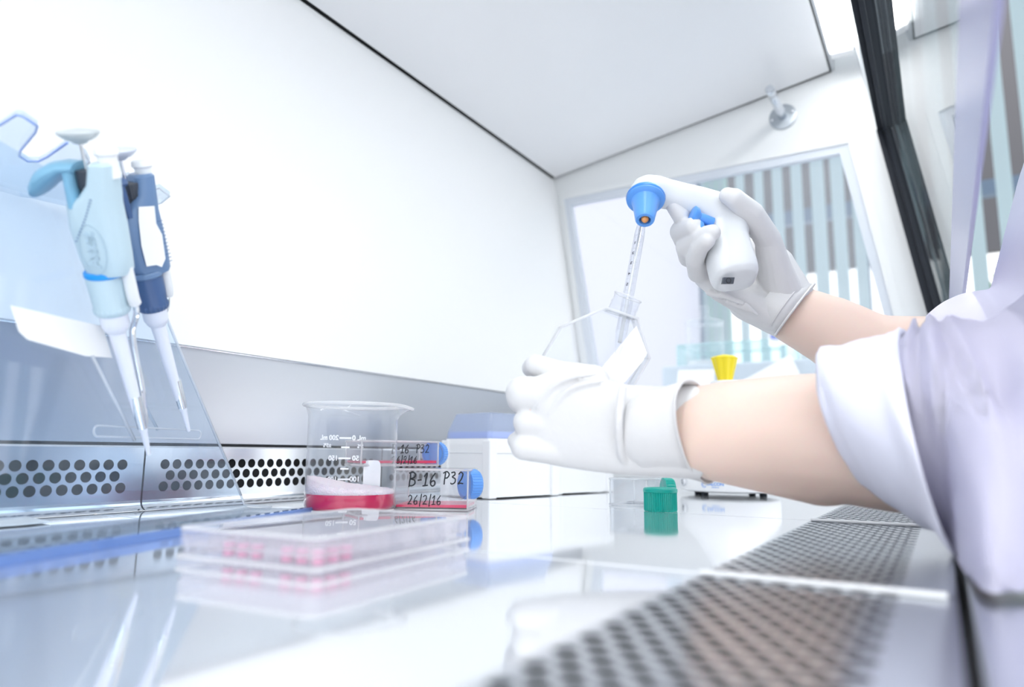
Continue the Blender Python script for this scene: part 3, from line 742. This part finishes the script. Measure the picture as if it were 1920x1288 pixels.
pipette('slate blue pipette with torn white tape label, right on stand', at(220, 278, sdep(220, 278, -.030)), at(354, 808, sdep(354, 808, -.008)), at(150, 290, .500)-at(220, 278, .520), 0, True)

# white sheet lying at the left end of the tray
bm = nb(); prism(bm, [onz(-60, 952, .001), onz(10, 962, .001), onz(95, 979, .001), onz(50, 984, .001), onz(-60, 992, .001)], (0, 0, .0006)); tag(obj('paper_sheet', bm, M['paper']), 'white sheet corner lying on the tray behind the stand at left edge', 'paper')
# ================================================================== flask held in the hand, serological pipette, gun
FD = .520; FT = .024
def fp(px, py, d=0): return at(px, py, FD)+FWD*d
flk = thing('held_flask', 'large clear culture flask held tilted in the left gloved hand', 'cell culture flask', fp(1110, 680))
poly = [(1052, 613), (1136, 577), (1196, 597), (1218, 672), (1166, 762), (1000, 700)]
ps = []
bm = nb(); prism(bm, [fp(*q) for q in poly], FWD*FT, .001); ps.append(obj('flask_body', bm, M['plastic']))
bm = nb()
for d in (.0004, FT-.0004): tube(bm, [fp(q[0], q[1], d) for q in poly], .0011, 8, True)
for q in poly: tube(bm, [fp(*q), fp(q[0], q[1], FT)], .0008, 6)
ps.append(obj('moulded_rim', bm, M['plasedge'], None, True))
nkax = (fp(1188, 548)-fp(1166, 600)); nkax = (nkax.normalized()+FWD*.0)
T = frameT(fp(1168, 590, FT*.55), nkax)
bm = nb(); lathe(bm, [(.0120, -.002), (.0106, .003), (.0102, .007), (.0108, .0075), (.0108, .009), (.0102, .0095), (.0102, .013), (.0106, .0135), (.0104, .015)], T, 32, cap=False); ps.append(obj('neck', bm, M['plastic'], None, True))
bm = nb(); tube(bm, [T @ V((0.0105*math.cos(a*pi/12), 0.0105*math.sin(a*pi/12), .015)) for a in range(24)], .0006, 6, True); ps.append(obj('neck_lip', bm, M['plasedge'], None, True))
bm = nb(); prism(bm, [fp(1193, 611, -.0004), fp(1213, 662, -.0004), fp(1206, 676, -.0004), fp(1172, 716, -.0004), fp(1158, 730, -.0004), fp(1100, 716, -.0004), fp(1124, 694, -.0004)], FWD*-.0003); ps.append(obj('painted_lamp_reflection', bm, M['wprint_refl']))  # white patch paints the tube lamp's reflection on the flask face
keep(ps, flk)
# serological pipette
pA = at(1203, 418, .600); pB = at(1170, 598, FD+FT*.55); pC = pB+(pB-pA).normalized()*.035
spt = thing('serological_pipette', 'clear graduated glass pipette running from blue nozzle into held flask', 'pipette', pB)
ax = pC-pA; T = frameT(pA, ax); Lp = ax.length
bm = nb(); lathe(bm, [(.0030, -.006), (.0032, 0), (.0040, .010), (.0043, .016), (.0043, Lp-.02), (.0018, Lp)], T, 20, cap=False); a = obj('glass_tube', bm, M['beaker'], None, True)
bm = nb(); lathe(bm, [(.0014, .005), (.0015, Lp-.012)], T, 12); b = obj('inner_bore', bm, M['plasedge'], None, True)
bm = nb(); side = (T.inverted().to_3x3() @ (CAM-pA)).normalized(); an = math.atan2(side.y, side.x)
for s_, a0, l0 in ((1, an-.75, 1.0), (-1, an+.9, .8)):
    j = 0; q = .020
    while q < Lp-.02:
        wd = .55 if j % 5 == 0 else .3
        for u in range(3):
            aa = a0+s_*wd*u/3; ab = a0+s_*wd*(u+1)/3; r = .0045
            v = [bm.verts.new(T @ V((r*math.cos(t), r*math.sin(t), qq))) for t, qq in ((aa, q), (ab, q), (ab, q+.00022), (aa, q+.00022))]; bm.faces.new(v)
        q += .0016 if s_ > 0 else .0016; j += 1
me = None
for i, dgt in enumerate('12345'):
    add_text(bm, dgt, .0038, lambda p, i=i: T @ V((.0046*math.cos(an+.55+p.x/.0046), .0046*math.sin(an+.55+p.x/.0046), .030+i*.012-p.y)))
c = obj('graduation', bm, M['ink']); keep([a, b, c], spt)

# pipette gun
gn = thing('pipette_controller', 'white pistol-grip pipette controller with blue nozzle in right gloved hand', 'pipette controller', at(1360, 450, .6))
ps = []
def gring(cx, cy, dep, ux, uy, half, thick, tilt=0, e=2.6, n=36):
    """ring in the plane spanned by an image direction (ux,uy) and the view depth"""
    c = at(cx, cy, dep); a = (at(cx+ux, cy+uy, dep)-c).normalized()*half; b = FWD*thick+(at(cx+tilt, cy, dep)-c)
    return sell(c, a, b, e, n)
px = .6/F
bm = nb()
nose = [(1184, 366, .600, .12, 1, .002, .004), (1187, 365, .600, .12, 1, .0085, .0095), (1196, 363, .600, .10, 1, .0125, .0135), (1212, 360, .600, .05, 1, .0142, .0152), (1232, 360, .600, -.1, 1, .0135, .0142), (1250, 364, .600, -.25, 1, .0124, .0125), (1280, 371, .600, -.28, 1, .0122, .0125), (1310, 381, .601, -.32, 1, .0136, .0130), (1338, 396, .603, -.5, 1, .0170, .0145), (1360, 415, .604, -.9, 1, .0215, .0160), (1364, 440, .602, -1, .5, .0200, .0168), (1362, 460, .598, -1, .3, .0180, .0165)]
loft(bm, [gring(*r) for r in nose])
grip = [(1346, 395, .606, -1, .6, .0170, .012), (1352, 412, .604, -1, .5, .0200, .0155), (1358, 435, .600, -1, .35, .0190, .0170), (1362, 462, .594, -1, .25, .0178, .0172), (1369, 490, .587, -1, .2, .0182, .0175), (1375, 508, .583, -1, .15, .0186, .0172), (1379, 520, .580, -1, .12, .0180, .0160), (1381, 527, .579, -1, .1, .0160, .0130), (1382, 529, .579, -1, .1, .010, .008)]
def gring2(cx, cy, dep, ux, uy, half, thick, e=3.0, n=36):
    c = at(cx, cy, dep); a = (at(cx+ux, cy+uy, dep)-c).normalized()*half
    up = (at(cx, cy-10, dep)-c).normalized(); b = (FWD+up*.75*-1).normalized()*thick
    return sell(c, a, b, e, n)
loft(bm, [gring2(*r) for r in grip])
ps.append(fuse('gun_body', bm, .0012, M['gun'], None, 8))
nzc = at(1211, 361, .590); nza = (at(1201, 424, .588)-nzc).normalized(); nza = (nza-FWD*.65).normalized(); T = frameT(nzc, nza)
bm = nb(); lathe(bm, [(.0150, .004), (.0158, .0055), (.0158, .0095), (.0148, .0105), (.0118, .0115), (.0105, .016), (.0082, .030), (.0078, .0325), (.0072, .0335), (.0048, .0335), (.0045, .031), (.0045, .028)], T, 48); ps.append(obj('blue_nozzle', bm, M['gblue'], None, True, 30))
bm = nb(); lathe(bm, [(.0160, .0058), (.0163, .007), (.0160, .0082)], T, 48, cap=False); ps.append(obj('nozzle_ring', bm, M['gblue2'], None, True, 30))
bm = nb(); lathe(bm, [(.0030, .029), (.0031, .0325), (.0018, .0345), (.0005, .0348)], T, 20); ps.append(obj('copper_insert', bm, M['copper'], None, True))
for (ax_, ay, bx, by, d) in ((1328, 414, 1297, 402, .588), (1330, 436, 1307, 430, .586)):
    A_, B_ = at(ax_, ay, d), at(bx, by, d-.002); T = frameT(A_, B_-A_); Lb = (B_-A_).length
    bm = nb(); lathe(bm, [(.0042, -.004), (.0042, Lb*.55), (.0072, Lb*.75), (.0078, Lb*.95), (.0066, Lb), (.003, Lb+.0004)], T, 28); ps.append(obj('trigger_button', bm, M['gblue'], None, True, 40))
pcn = at(1366, 526, .5665)
Rr = (at(1376, 526, .5665)-pcn).normalized(); Up = (at(1366, 516, .5665)-pcn).normalized()
bm = nb(); prism(bm, [pcn+Rr*a+Up*b for a, b in ((-.0048, -.0026), (.0040, -.0026), (.0050, .0026), (-.0038, .0026))], FWD*.004); ps.append(obj('charging_port', bm, M['dgrey']))
bm = nb(); tube(bm, [pcn+Rr*(.0019*math.cos(a*pi/8))+Up*(.0019*math.sin(a*pi/8))-FWD*.0002 for a in range(16)], .0003, 6, True); ps.append(obj('port_socket', bm, M['black'], None, True))
keep(ps, gn)

# ================================================================== the person: body, gloves, coat
pr_ = thing('person', 'person in rolled-sleeve lilac lab coat working with gloved hands through sash opening', 'person', (.3, .5, -.5))
def A(p, r): return (at(*p), r)
def left_hand(k, bm):
    # back of the hand and palm: one lofted slab from the wrist to the knuckles
    S = [((1304, 722, .468), (1306, 896, .468), .0270), ((1240, 724, .471), (1242, 893, .471), .0240), ((1180, 722, .475), (1180, 890, .475), .0210), ((1115, 706, .480), (1115, 884, .480), .0175),
         ((1060, 698, .486), (1060, 876, .486), .0145), ((1020, 700, .490), (1022, 869, .489), .0120), ((996, 708, .492), (1000, 862, .491), .0090)]
    rings = []
    for (t, b, th) in S:
        t, b = at(*t), at(*b); c = (t+b)/2; rings.append(sell(c, (t-b)/2*(1-(1-k)*.6), FWD*th*k, 2.5, 40))
    loft(bm, rings)
    chain(bm, [A((1110, 716, .492), .0125*k), A((1050, 700, .500), .0092*k), A((1004, 684, .508), .0078*k), A((996, 690, .530), .0072*k), A((1012, 702, .546), .0065*k)])   # index
    chain(bm, [A((1040, 742, .490), .0125*k), A((981, 738, .494), .0126*k), A((976, 750, .520), .0100*k), A((1000, 762, .548), .0086*k)])    # middle
    chain(bm, [A((1040, 795, .488), .0120*k), A((990, 792, .491), .0105*k), A((990, 800, .518), .0092*k), A((1012, 810, .545), .0080*k)])      # ring
    chain(bm, [A((1040, 843, .486), .0105*k), A((982, 838, .488), .0092*k), A((966, 826, .500), .0058*k), A((985, 824, .518), .0066*k), A((1005, 828, .532), .0066*k)])      # little
    chain(bm, [A((1230, 775, .492), .0185*k), A((1180, 772, .530), .0130*k), A((1135, 760, .564), .0105*k), A((1095, 748, .566), .0090*k)])                                 # thumb behind the flask
def right_hand(k, bm):
    W = A((1483, 585, .642), .0270*k)
    for q, r in (((1440, 545, .645), .0255), ((1410, 560, .643), .022), ((1450, 500, .640), .019)): capsule(bm, W[0], at(*q), W[1], r*k)
    for a, r, b, s in (((1440, 530, .645), .023, (1362, 440, .655), .0110), ((1430, 540, .648), .023, (1356, 462, .655), .0115), ((1420, 555, .648), .021, (1352, 488, .653), .0115), ((1420, 570, .640), .017, (1345, 515, .642), .0110)):
        capsule(bm, at(*a), at(*b), r*k, s*k)
    capsule(bm, at(1445, 585, .632), at(1350, 548, .622), .0170*k, .0085*k)
    capsule(bm, at(1350, 548, .622), at(1318, 520, .632), .0085*k, .0085*k)
    chain(bm, [A((1470, 560, .632), .018*k), A((1452, 505, .620), .0150*k), A((1440, 450, .606), .0112*k), A((1410, 400, .590), .0098*k), A((1376, 372, .582), .0085*k), A((1364, 367, .582), .0070*k)])   # thumb
    chain(bm, [A((1360, 438, .655), .0105*k), A((1308, 432, .640), .0092*k), A((1290, 416, .612), .0086*k), A((1276, 402, .598), .0080*k), A((1263, 386, .596), .0066*k)])         # index
    chain(bm, [A((1354, 460, .655), .0105*k), A((1284, 452, .638), .0094*k), A((1276, 434, .606), .0092*k), A((1300, 425, .586), .0080*k)])        # middle
    chain(bm, [A((1352, 486, .653), .0105*k), A((1292, 482, .634), .0094*k), A((1286, 462, .604), .0088*k), A((1312, 443, .584), .0078*k), A((1336, 436, .574), .0068*k)])   # ring
    chain(bm, [A((1345, 514, .642), .0100*k), A((1308, 512, .622), .0086*k), A((1303, 486, .598), .0080*k), A((1312, 464, .584), .0074*k), A((1326, 452, .574), .0066*k)])   # little
EL = V((.118, .455, .062)); ER = V((.085, .700, .122)); SLs = V((.215, .40, .40)); SRs = V((.185, .705, .41))
WL, WR_ = at(1300, 808, .467), at(1490, 590, .640)
bm = nb()
chain(bm, [(WL, .0298), A((1380, 808, .460), .0338), A((1480, 812, .455), .0385), A((1560, 818, .447), .0410), A((1680, 830, .435), .0430), (EL, .041), ((EL+SLs)/2, .046), (SLs, .055)])
capsule(bm, at(1345, 835, .466), at(1540, 850, .452), .0242, .034)
chain(bm, [(WR_, .0270), A((1560, 622, .630), .0315), A((1640, 668, .615), .0360), (ER, .040), ((ER+SRs)/2, .046), (SRs, .055)])
right_hand(.84, bm); left_hand(.84, bm)
# torso, neck, head
for y in (.48, .565, .65): chain(bm, [(V((.235, y, .40)), .062), (V((.29, y, .25)), .10), (V((.33, y, .05)), .095), (V((.36, y, -.12)), .105)])
chain(bm, [(SLs, .05), (V((.23, .565, .43)), .06), (SRs, .05)])
chain(bm, [(V((.235, .565, .42)), .058), (V((.215, .565, .50)), .052), (V((.20, .565, .56)), .05)])
chain(bm, [(V((.205, .565, .63)), .078), (V((.185, .565, .645)), .078)]); chain(bm, [(V((.155, .565, .575)), .038), (V((.13, .565, .57)), .022)])
capsule(bm, V((.115, .565, .628)), V((.100, .565, .607)), .008, .011)
for s in (-1, 1):
    capsule(bm, V((.20, .565+s*.078, .62)), V((.205, .565+s*.083, .60)), .014, .009); capsule(bm, V((.120, .565+s*.03, .650)), V((.120, .565+s*.045, .648)), .009, .008)
    for q in (0,): chain(bm, [(V((.36, .565+s*.09, -.12)), .08), (V((.30, .565+s*.11, -.22)), .075), (V((.30, .565+s*.11, -.5)), .055), (V((.32, .565+s*.11, -.82)), .04), (V((.22, .565+s*.11, -.855)), .035)])
body = fuse('body', bm, .0035, M['skin'], None, 5)
body['label'] = 'bare forearms between gloves and rolled sleeves'
parts = [body]
bm = nb(); capsule(bm, V((.22, .565, .655)), V((.20, .565, .665)), .088, .086)
for s in (-1, 0, 1): capsule(bm, V((.26, .565+s*.03, .66)), V((.29, .565+s*.04, .50)), .05, .035)
parts.append(fuse('hair', bm, .004, M['hair'], None, 5))
for s in (-1, 1): bm = nb(); capsule(bm, V((.117, .565+s*.032, .635)), V((.116, .565+s*.034, .635)), .008, .008); parts.append(obj('eye', bm, M['dgrey'], None, True))
# gloves
bm = nb(); left_hand(1.0, bm)

# stretched-latex ridges over the back of the hand
tube(bm, spline([at(1120, 702, .4682), at(1075, 706, .4725), at(1035, 726, .4770), at(1005, 765, .4800)], 5), [.001+.0014*math.sin(pi*i/15) for i in range(16)], 8)
tube(bm, spline([at(1135, 714, .4652), at(1085, 722, .4702), at(1054, 742, .4738), at(1028, 778, .4770)], 5), [.001+.0012*math.sin(pi*i/15) for i in range(16)], 8)
tube(bm, spline([at(1168, 724, .4545), at(1160, 790, .4475), at(1165, 850, .4565), at(1185, 880, .468)], 5), .0030, 8)
def cuff(bm, rings, th=.0008, seed=1, n=48, amp=.0012):
    """open glove cuff: wrinkled tube with wall thickness. rings: (centre, a, b)"""
    RR = []
    for i, (c, a, b) in enumerate(rings):
        r = sell(c, a, b, 2, n)
        for k in range(n):
            d = (r[k]-c); t = 2*pi*k/n; f = noise.noise(V((math.cos(t)*2.2, math.sin(t)*2.2, i*.6+seed*7)))*amp*min(1, i/1.5)
            r[k] = c+d*(1+f/d.length)
        if i == 0: r = [c+(p-c)*.9 for p in r]
        RR.append(r)
    inner = [[p+(c-p).normalized()*th for p in r] for r, (c, a, b) in zip(RR, rings)]
    loft(bm, RR+inner[::-1], False)
    R = [bm.verts.new(p) for p in RR[0]]; 
    return RR[-1]
def ringv(top, bot, skew, thick):
    t, b = at(*top), at(*bot); c = (t+b)/2; a = (t-b)/2
    near = at(skew[0], skew[1], skew[2])-c
    return (c, a, near)
parts.append(fuse('glove', bm, .0012, M['glove'], None, 3)); parts[-1]['label'] = 'white latex glove on the hand holding the flask'
bm = nb()
Lr = [ringv((1185, 736, .474), (1180, 878, .474), (1168, 806, .4475), 0), ringv((1215, 728, .472), (1215, 886, .472), (1190, 806, .4435), 0), ringv((1250, 726, .470), (1255, 893, .470), (1222, 800, .4385), 0), ringv((1280, 722, .468), (1290, 898, .468), (1246, 791, .4345), 0), ringv((1306, 718, .466), (1318, 903, .466), (1265, 778, .4315), 0)]
edge = cuff(bm, Lr, seed=2, amp=.0016); o = obj('glove_cuff', bm, M['glovec'], None, True); parts.append(o)
b2 = nb(); tube(b2, edge, .0009, 6, True); parts.append(obj('cuff_bead', b2, M['glovec'], None, True))
bm = nb(); right_hand(1.0, bm)
for a, b, r in (((1330, 548, .612), (1352, 556, .610), .0035), ((1352, 552, .608), (1392, 568, .606), .0030), ((1366, 565, .612), (1404, 582, .612), .0030), ((1398, 572, .610), (1420, 590, .612), .0025)): capsule(bm, at(*a), at(*b), r, r*.6)
parts.append(fuse('glove', bm, .0012, M['glove'], None, 3)); parts[-1]['label'] = 'white latex glove on the hand gripping the controller'
bm = nb()
Rl = [ringv((1468, 530, .640), (1425, 590, .640), (1438, 552, .614), 0), ringv((1488, 530, .640), (1434, 602, .640), (1452, 562, .611), 0), ringv((1508, 530, .640), (1445, 616, .640), (1470, 572, .609), 0), ringv((1527, 532, .640), (1455, 627, .640), (1488, 580, .608), 0)]
edge = cuff(bm, Rl, seed=5, amp=.0010); parts.append(obj('glove_cuff', bm, M['glovec'], None, True))
b2 = nb(); tube(b2, edge, .0011, 6, True); tube(b2, [p*1.0 for p in sell(Rl[2][0], Rl[2][1]*1.03, Rl[2][2]*1.03, 2, 40)], .0007, 6, True); parts.append(obj('cuff_bead', b2, M['glovec'], None, True))
# coat: torso and upper arms, then lofted sleeves and rolled cuffs
bm = nb()
for y in (.47, .565, .66): chain(bm, [(V((.24, y, .405)), .072), (V((.295, y, .25)), .112), (V((.335, y, .05)), .112), (V((.355, y, -.12)), .13), (V((.34, y, -.42)), .13)])
chain(bm, [(SLs, .068), (V((.235, .565, .425)), .07), (SRs, .068)])
chain(bm, [(SRs, .068), ((ER+SRs)/2+V((-.004, 0, 0)), .064), (ER, .060), (ER+V((-.05, -.012, .012)), .054)])
chain(bm, [(SLs, .068), ((EL+SLs)/2, .064), (EL, .062)])
# folds on the far upper arm
for i in range(5):
    p = ER.lerp(SRs, .08+.19*i)+V((-.058, -.012, 0)); tube(bm, spline([p+V((.03, -.045, .02)), p, p+V((.0, .04, -.03))], 4), .006, 8)
coat = fuse('lab_coat', bm, .004, M['coat'], None, 8); parts.append(coat)
def foldring(c, a, b, seed, i, n=72, amp=.004, fr=1.6):
    r = sell(c, a, b, 2, n)
    for k in range(n):
        d = r[k]-c; t = 2*pi*k/n
        f = noise.noise(V((math.cos(t)*fr+i*.28, math.sin(t)*fr-i*.20, seed+i*.12)))*amp*2+abs(noise.noise(V((math.cos(t)*fr*1.6+i*.35, math.sin(t)*fr*1.6-i*.3, seed*3))))*amp*-1.5
        r[k] = c+d*(1+f/d.length)
    return r
# near sleeve: (top px, bottom px, nearest point px), each with a camera distance
SV = [((1690, 640, .435), (1655, 925, .432), (1640, 800, .380)), ((1712, 606, .430), (1700, 948, .428), (1665, 800, .368)), ((1735, 590, .425), (1745, 955, .420), (1705, 830, .358)),
      ((1765, 592, .420), (1790, 1010, .412), (1760, 860, .348)), ((1805, 602, .418), (1822, 1072, .405), (1815, 880, .340)), ((1860, 600, .418), (1860, 1092, .400), (1870, 890, .335)),
      ((1925, 560, .418), (1925, 1083, .402), (1935, 880, .335)), ((2020, 500, .420), (2040, 1060, .408), (2010, 860, .338)), ((2150, 440, .430), (2180, 1000, .420), (2120, 800, .350)), ((2330, 380, .45), (2330, 930, .44), (2290, 740, .38))]
def interp(S, m):
    out = []
    for c in range(3):
        out.append(spline([V(s[c]) for s in S], m))
    return list(zip(*out))
bm = nb(); RR = []
for i, (t_, b_, nn) in enumerate(interp(SV, 4)):
    db = -(RM.transposed() @ (onz(b_[0], b_[1], .003)-CAM)).z if b_[1] > 900 else .43
    b_ = V((b_[0], b_[1], min(b_[2], db))); nn = V((nn[0], nn[1], min(nn[2], (b_[2]+t_[2])/2-.055)))
    t, b, q = at(*t_), at(*b_), at(*nn); c = (t+b)/2; RR.append(foldring(c, (t-b)/2, q-c, 4.0, i, amp=.0055 if i > 3 else .0016))
for i, r in enumerate(RR):                                   # keep the cloth resting on the sill
    for k, p in enumerate(r):
        lim = .0022 if p.x < .05 else -.028
        if p.z < lim: r[k] = V((p.x, p.y, lim))
loft(bm, RR, False); bmesh.ops.solidify(bm, geom=bm.faces[:], thickness=.0012)
slv = obj('sleeve', bm, M['coat'], None, True); parts.append(slv)
CV = [((1556, 662, .437), (1606, 898, .430), (1532, 735, .393)), ((1590, 648, .437), (1645, 928, .428), (1568, 765, .381)), ((1640, 634, .435), (1700, 962, .418), (1618, 790, .368)), ((1680, 622, .434), (1762, 1002, .395), (1672, 800, .354)), ((1692, 612, .433), (1806, 1050, .345), (1716, 835, .338))]
bm = nb(); RR = []
for i, (t_, b_, nn) in enumerate(interp(CV, 4)):
    t, b, q = at(*t_), at(*b_), at(*nn); c = (t+b)/2; RR.append(foldring(c, (t-b)/2, q-c, 9.0, i, amp=.0017, fr=1.2))
last = RR[-1]; c = sum(last, V())/len(last); RR.append([c+(p-c)*.955 for p in last])
first = RR[0]; c = sum(first, V())/len(first); RR = [[c+(p-c)*.90+V((.02, 0, 0)) for p in first], [c+(p-c)*.965+V((.001, 0, 0)) for p in first]]+RR
loft(bm, RR, False); cf = obj('rolled_cuff', bm, M['coatw'], None, True); parts.append(cf)
# far rolled cuff
bm = nb(); aR = (ER-WR_).normalized(); x_, y_, z_ = basis(aR)
cR = ER+V((-.095, -.008, .012)); RR = [foldring(cR+aR*(j*.012), x_*.041, y_*.041, 12, j, amp=.0015) for j in range(6)]
RR = [[cR+(p-cR)*.85+aR*.02 for p in RR[0]]]+RR; loft(bm, RR, False); parts.append(obj('rolled_cuff', bm, M['coatw'], None, True))
keep(parts, pr_)

# ================================================================== room beyond the cabinet
YW = 3.2
bm = nb(); box(bm, (0, 1.5, -.92), (9, 8, .04)); struct('floor', bm, M['floorm'])
xw0 = ony(1306, 400, YW).x                   # left jamb of the big window
bm = nb(); box(bm, ((xw0-5)/2-.0, YW+.08, .6), (xw0+5, .16, 3.0)); box(bm, (1.0+xw0/2, YW+.08, -.6), (2-xw0+2, .16, .6)); struct('wall_far', bm, M['lilac'])
bm = nb()
zt = 1.9
for x in (xw0+.02, ony(1600, 400, YW).x+.02, .62, 1.6): box(bm, (x, YW+.05, .8), (.05, .06, 2.3))
for z in (-.28, 1.10, 2.0): box(bm, ((xw0+2)/2, YW+.05, z), (2-xw0, .05, .06))
struct('window_2', bm, M['frame'])
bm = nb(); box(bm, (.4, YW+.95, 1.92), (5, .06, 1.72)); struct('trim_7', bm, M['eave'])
# vertical blinds: one thing, every slat a part
bl = thing('vertical_blind', 'pale blue vertical blind slats hanging before the far window', 'window blind', (-.2, YW-.12, 2.0))
bm = nb(); box(bm, ((xw0+1.4)/2, YW-.12, 2.02), (1.4-xw0, .05, .05)); keep([obj('headrail', bm, M['offw'])], bl)
def slat(x, wdt, m, ang=.0, z0=-.35, z1=2.0):
    bm = nb(); N = 6; c = V((x, YW-.12, 0)); P = []
    for i in range(N+1):
        t = i/N-.5; P.append(V((t*wdt, .006*(1-4*t*t), 0)))
    T = Matrix.Translation(c) @ Matrix.Rotation(ang, 4, 'Z')
    for i in range(N):
        q = [T @ P[i], T @ P[i+1]]; bm.faces.new([bm.verts.new(v) for v in (V((q[0].x, q[0].y, z0)), V((q[1].x, q[1].y, z0)), V((q[1].x, q[1].y, z1)), V((q[0].x, q[0].y, z1)))])
    bmesh.ops.solidify(bm, geom=bm.faces[:], thickness=.0008)
    keep([obj('slat', bm, m, None, True)], bl)
for px_, w_ in ((1385, 17), (1420, 18), (1455, 20), (1491, 21), (1530, 26), (1567, 25), (1603, 22)):
    x = ony(px_, 300, YW-.12).x; slat(x, (ony(px_+w_, 300, YW-.12).x-x), M['slat'])
for i in range(6):
    px_ = 1316+i*8.5; x = ony(px_, 330, YW-.12).x; slat(x, .021, M['slatg'] if i % 2 else M['slat'], .5)
x = ony(1603, 300, YW-.12).x
while x < 1.3:
    x += .098; slat(x, .060 if x < .1 else .052, M['slat'])
# garden beyond the window
def shrub(c, s, n, label, group=None):
    bm = nb()
    for i in range(n):
        d = V((random.gauss(0, 1), random.gauss(0, 1), random.gauss(0, 1))); d = d.normalized()*random.random()**.4; p = V(c)+V((d.x*s[0], d.y*s[1], d.z*s[2]))
        u = V((random.gauss(0, 1), random.gauss(0, 1), random.gauss(0, 1))).normalized(); v = u.orthogonal().normalized(); L = random.uniform(.05, .11); wd = L*.36
        q = [p-u*L, p-u*L*.2+v*wd, p+u*L, p-u*L*.2-v*wd]; bm.faces.new([bm.verts.new(a) for a in q])
    return tag(obj('shrub', bm, M['leaf']), label, 'shrub', group)
shrub((-.40, 4.9, .15), (.55, .3, .55), 110, 'sparse green shrub outside, seen between the blind slats', None)
shrub((.62, 4.6, .60), (.45, .4, .62), 420, 'denser green shrub outside, right of the sash handle strip', None)

# bench with instrument, glass jar and tanks beyond the side window
tb = thing('side_table', 'pale table behind the side window carrying the grey instrument', 'table', (-.35, 1.66, -.9))
bm = nb(); box(bm, (-.35, 1.66, -.04), (1.3, .78, .04), bev=.003); keep([obj('table_top', bm, M['offw'])], tb)
for x in (-.95, .25):
    for y in (1.31, 2.0): bm = nb(); box(bm, (x, y, -.48), (.04, .04, .84)); keep([obj('leg', bm, M['offw'])], tb)
gi = thing('grey_instrument', 'boxy blue-grey instrument with white sheets on front, beyond side window', 'lab instrument', (-.35, 1.7, -.02))
xa = ony(1240, 685, 1.6).x
bm = nb(); box(bm, ((xa+.0)/2, 1.78, .1175), (-xa, .36, .275), bev=.006); a = obj('housing', bm, M['gbox'])
bm = nb()
prism(bm, [ony(1272, 694, 1.597), ony(1340, 692, 1.597), ony(1338, 780, 1.597), ony(1262, 780, 1.597)], (0, -.0006, 0)); b = obj('paper_sheet', bm, M['paper'])
bm = nb(); prism(bm, [ony(1392, 714, 1.594), ony(1482, 664, 1.594), ony(1500, 700, 1.594), ony(1440, 790, 1.594)], (0, -.0006, 0)); c = obj('tilted_paper_sheet', bm, M['paper'])
keep([a, b, c], gi)
ztop = .256
def gbox(name, x0, x1, y0, y1, h, label, cat):
    t = thing(name, label, cat, ((x0+x1)/2, (y0+y1)/2, ztop))
    bm = nb(); box(bm, ((x0+x1)/2, (y0+y1)/2, ztop+h/2), (x1-x0, y1-y0, h)); a = obj('glass_walls', bm, M['tankg'])
    bm = nb()
    for x in (x0, x1):
        for y in (y0, y1): tube(bm, [(x, y, ztop+.002), (x, y, ztop+h)], .0022, 6)
    for z in (ztop+.002, ztop+h): tube(bm, [(x0, y0, z), (x1, y0, z), (x1, y1, z), (x0, y1, z)], .0018, 6, True)
    b = obj('glass_edges', bm, M['tanke'], None, True); keep([a, b], t); return t
jc = ony(1322, 640, 1.66)
jr = thing('glass_jar', 'clear glass jar with glass lid on top of grey instrument', 'jar', (jc.x, 1.66, ztop))
bm = nb(); lathe(bm, [(.040, .001), (.043, .004), (.043, .098), (.040, .102)], None, 40, cap=False); obj('jar_wall', bm, M['beaker'], jr, True)
bm = nb(); lathe(bm, [(.040, .002), (.040, .012), (.02, .014), (.002, .014)], None, 40); obj('jar_base', bm, M['beakrim'], jr, True)
bm = nb(); lathe(bm, [(.044, .102), (.045, .106), (.040, .110), (.012, .118), (.008, .130), (.012, .138), (.010, .146), (.001, .147)], None, 32); obj('jar_lid', bm, M['beaker'], jr, True)
x0, x1 = ony(1270, 640, 1.74).x, ony(1470, 640, 1.66).x
tk = gbox('glass_tank', x0, ony(1478, 640, 1.78).x, 1.74, 1.92, .068, 'low green-edged glass tank with blue-written label on grey instrument', 'glass tank')
lb = ony(1457, 634, 1.735)
bm = nb(); box(bm, (lb.x, 1.7365, lb.z), (.040, .001, .034)); a = obj('paper_label', bm, M['paper'])
bm = nb(); pts = []
for i in range(26): pts.append((lb.x-.015+.030*i/25, 1.7352, lb.z+.004+.007*math.sin(i*2.4)+.002*math.sin(i*1.1)))
tube(bm, spline(pts, 3), .0014, 5); b = obj('blue_writing', bm, M['blueink'], None, True); keep([a, b], tk)
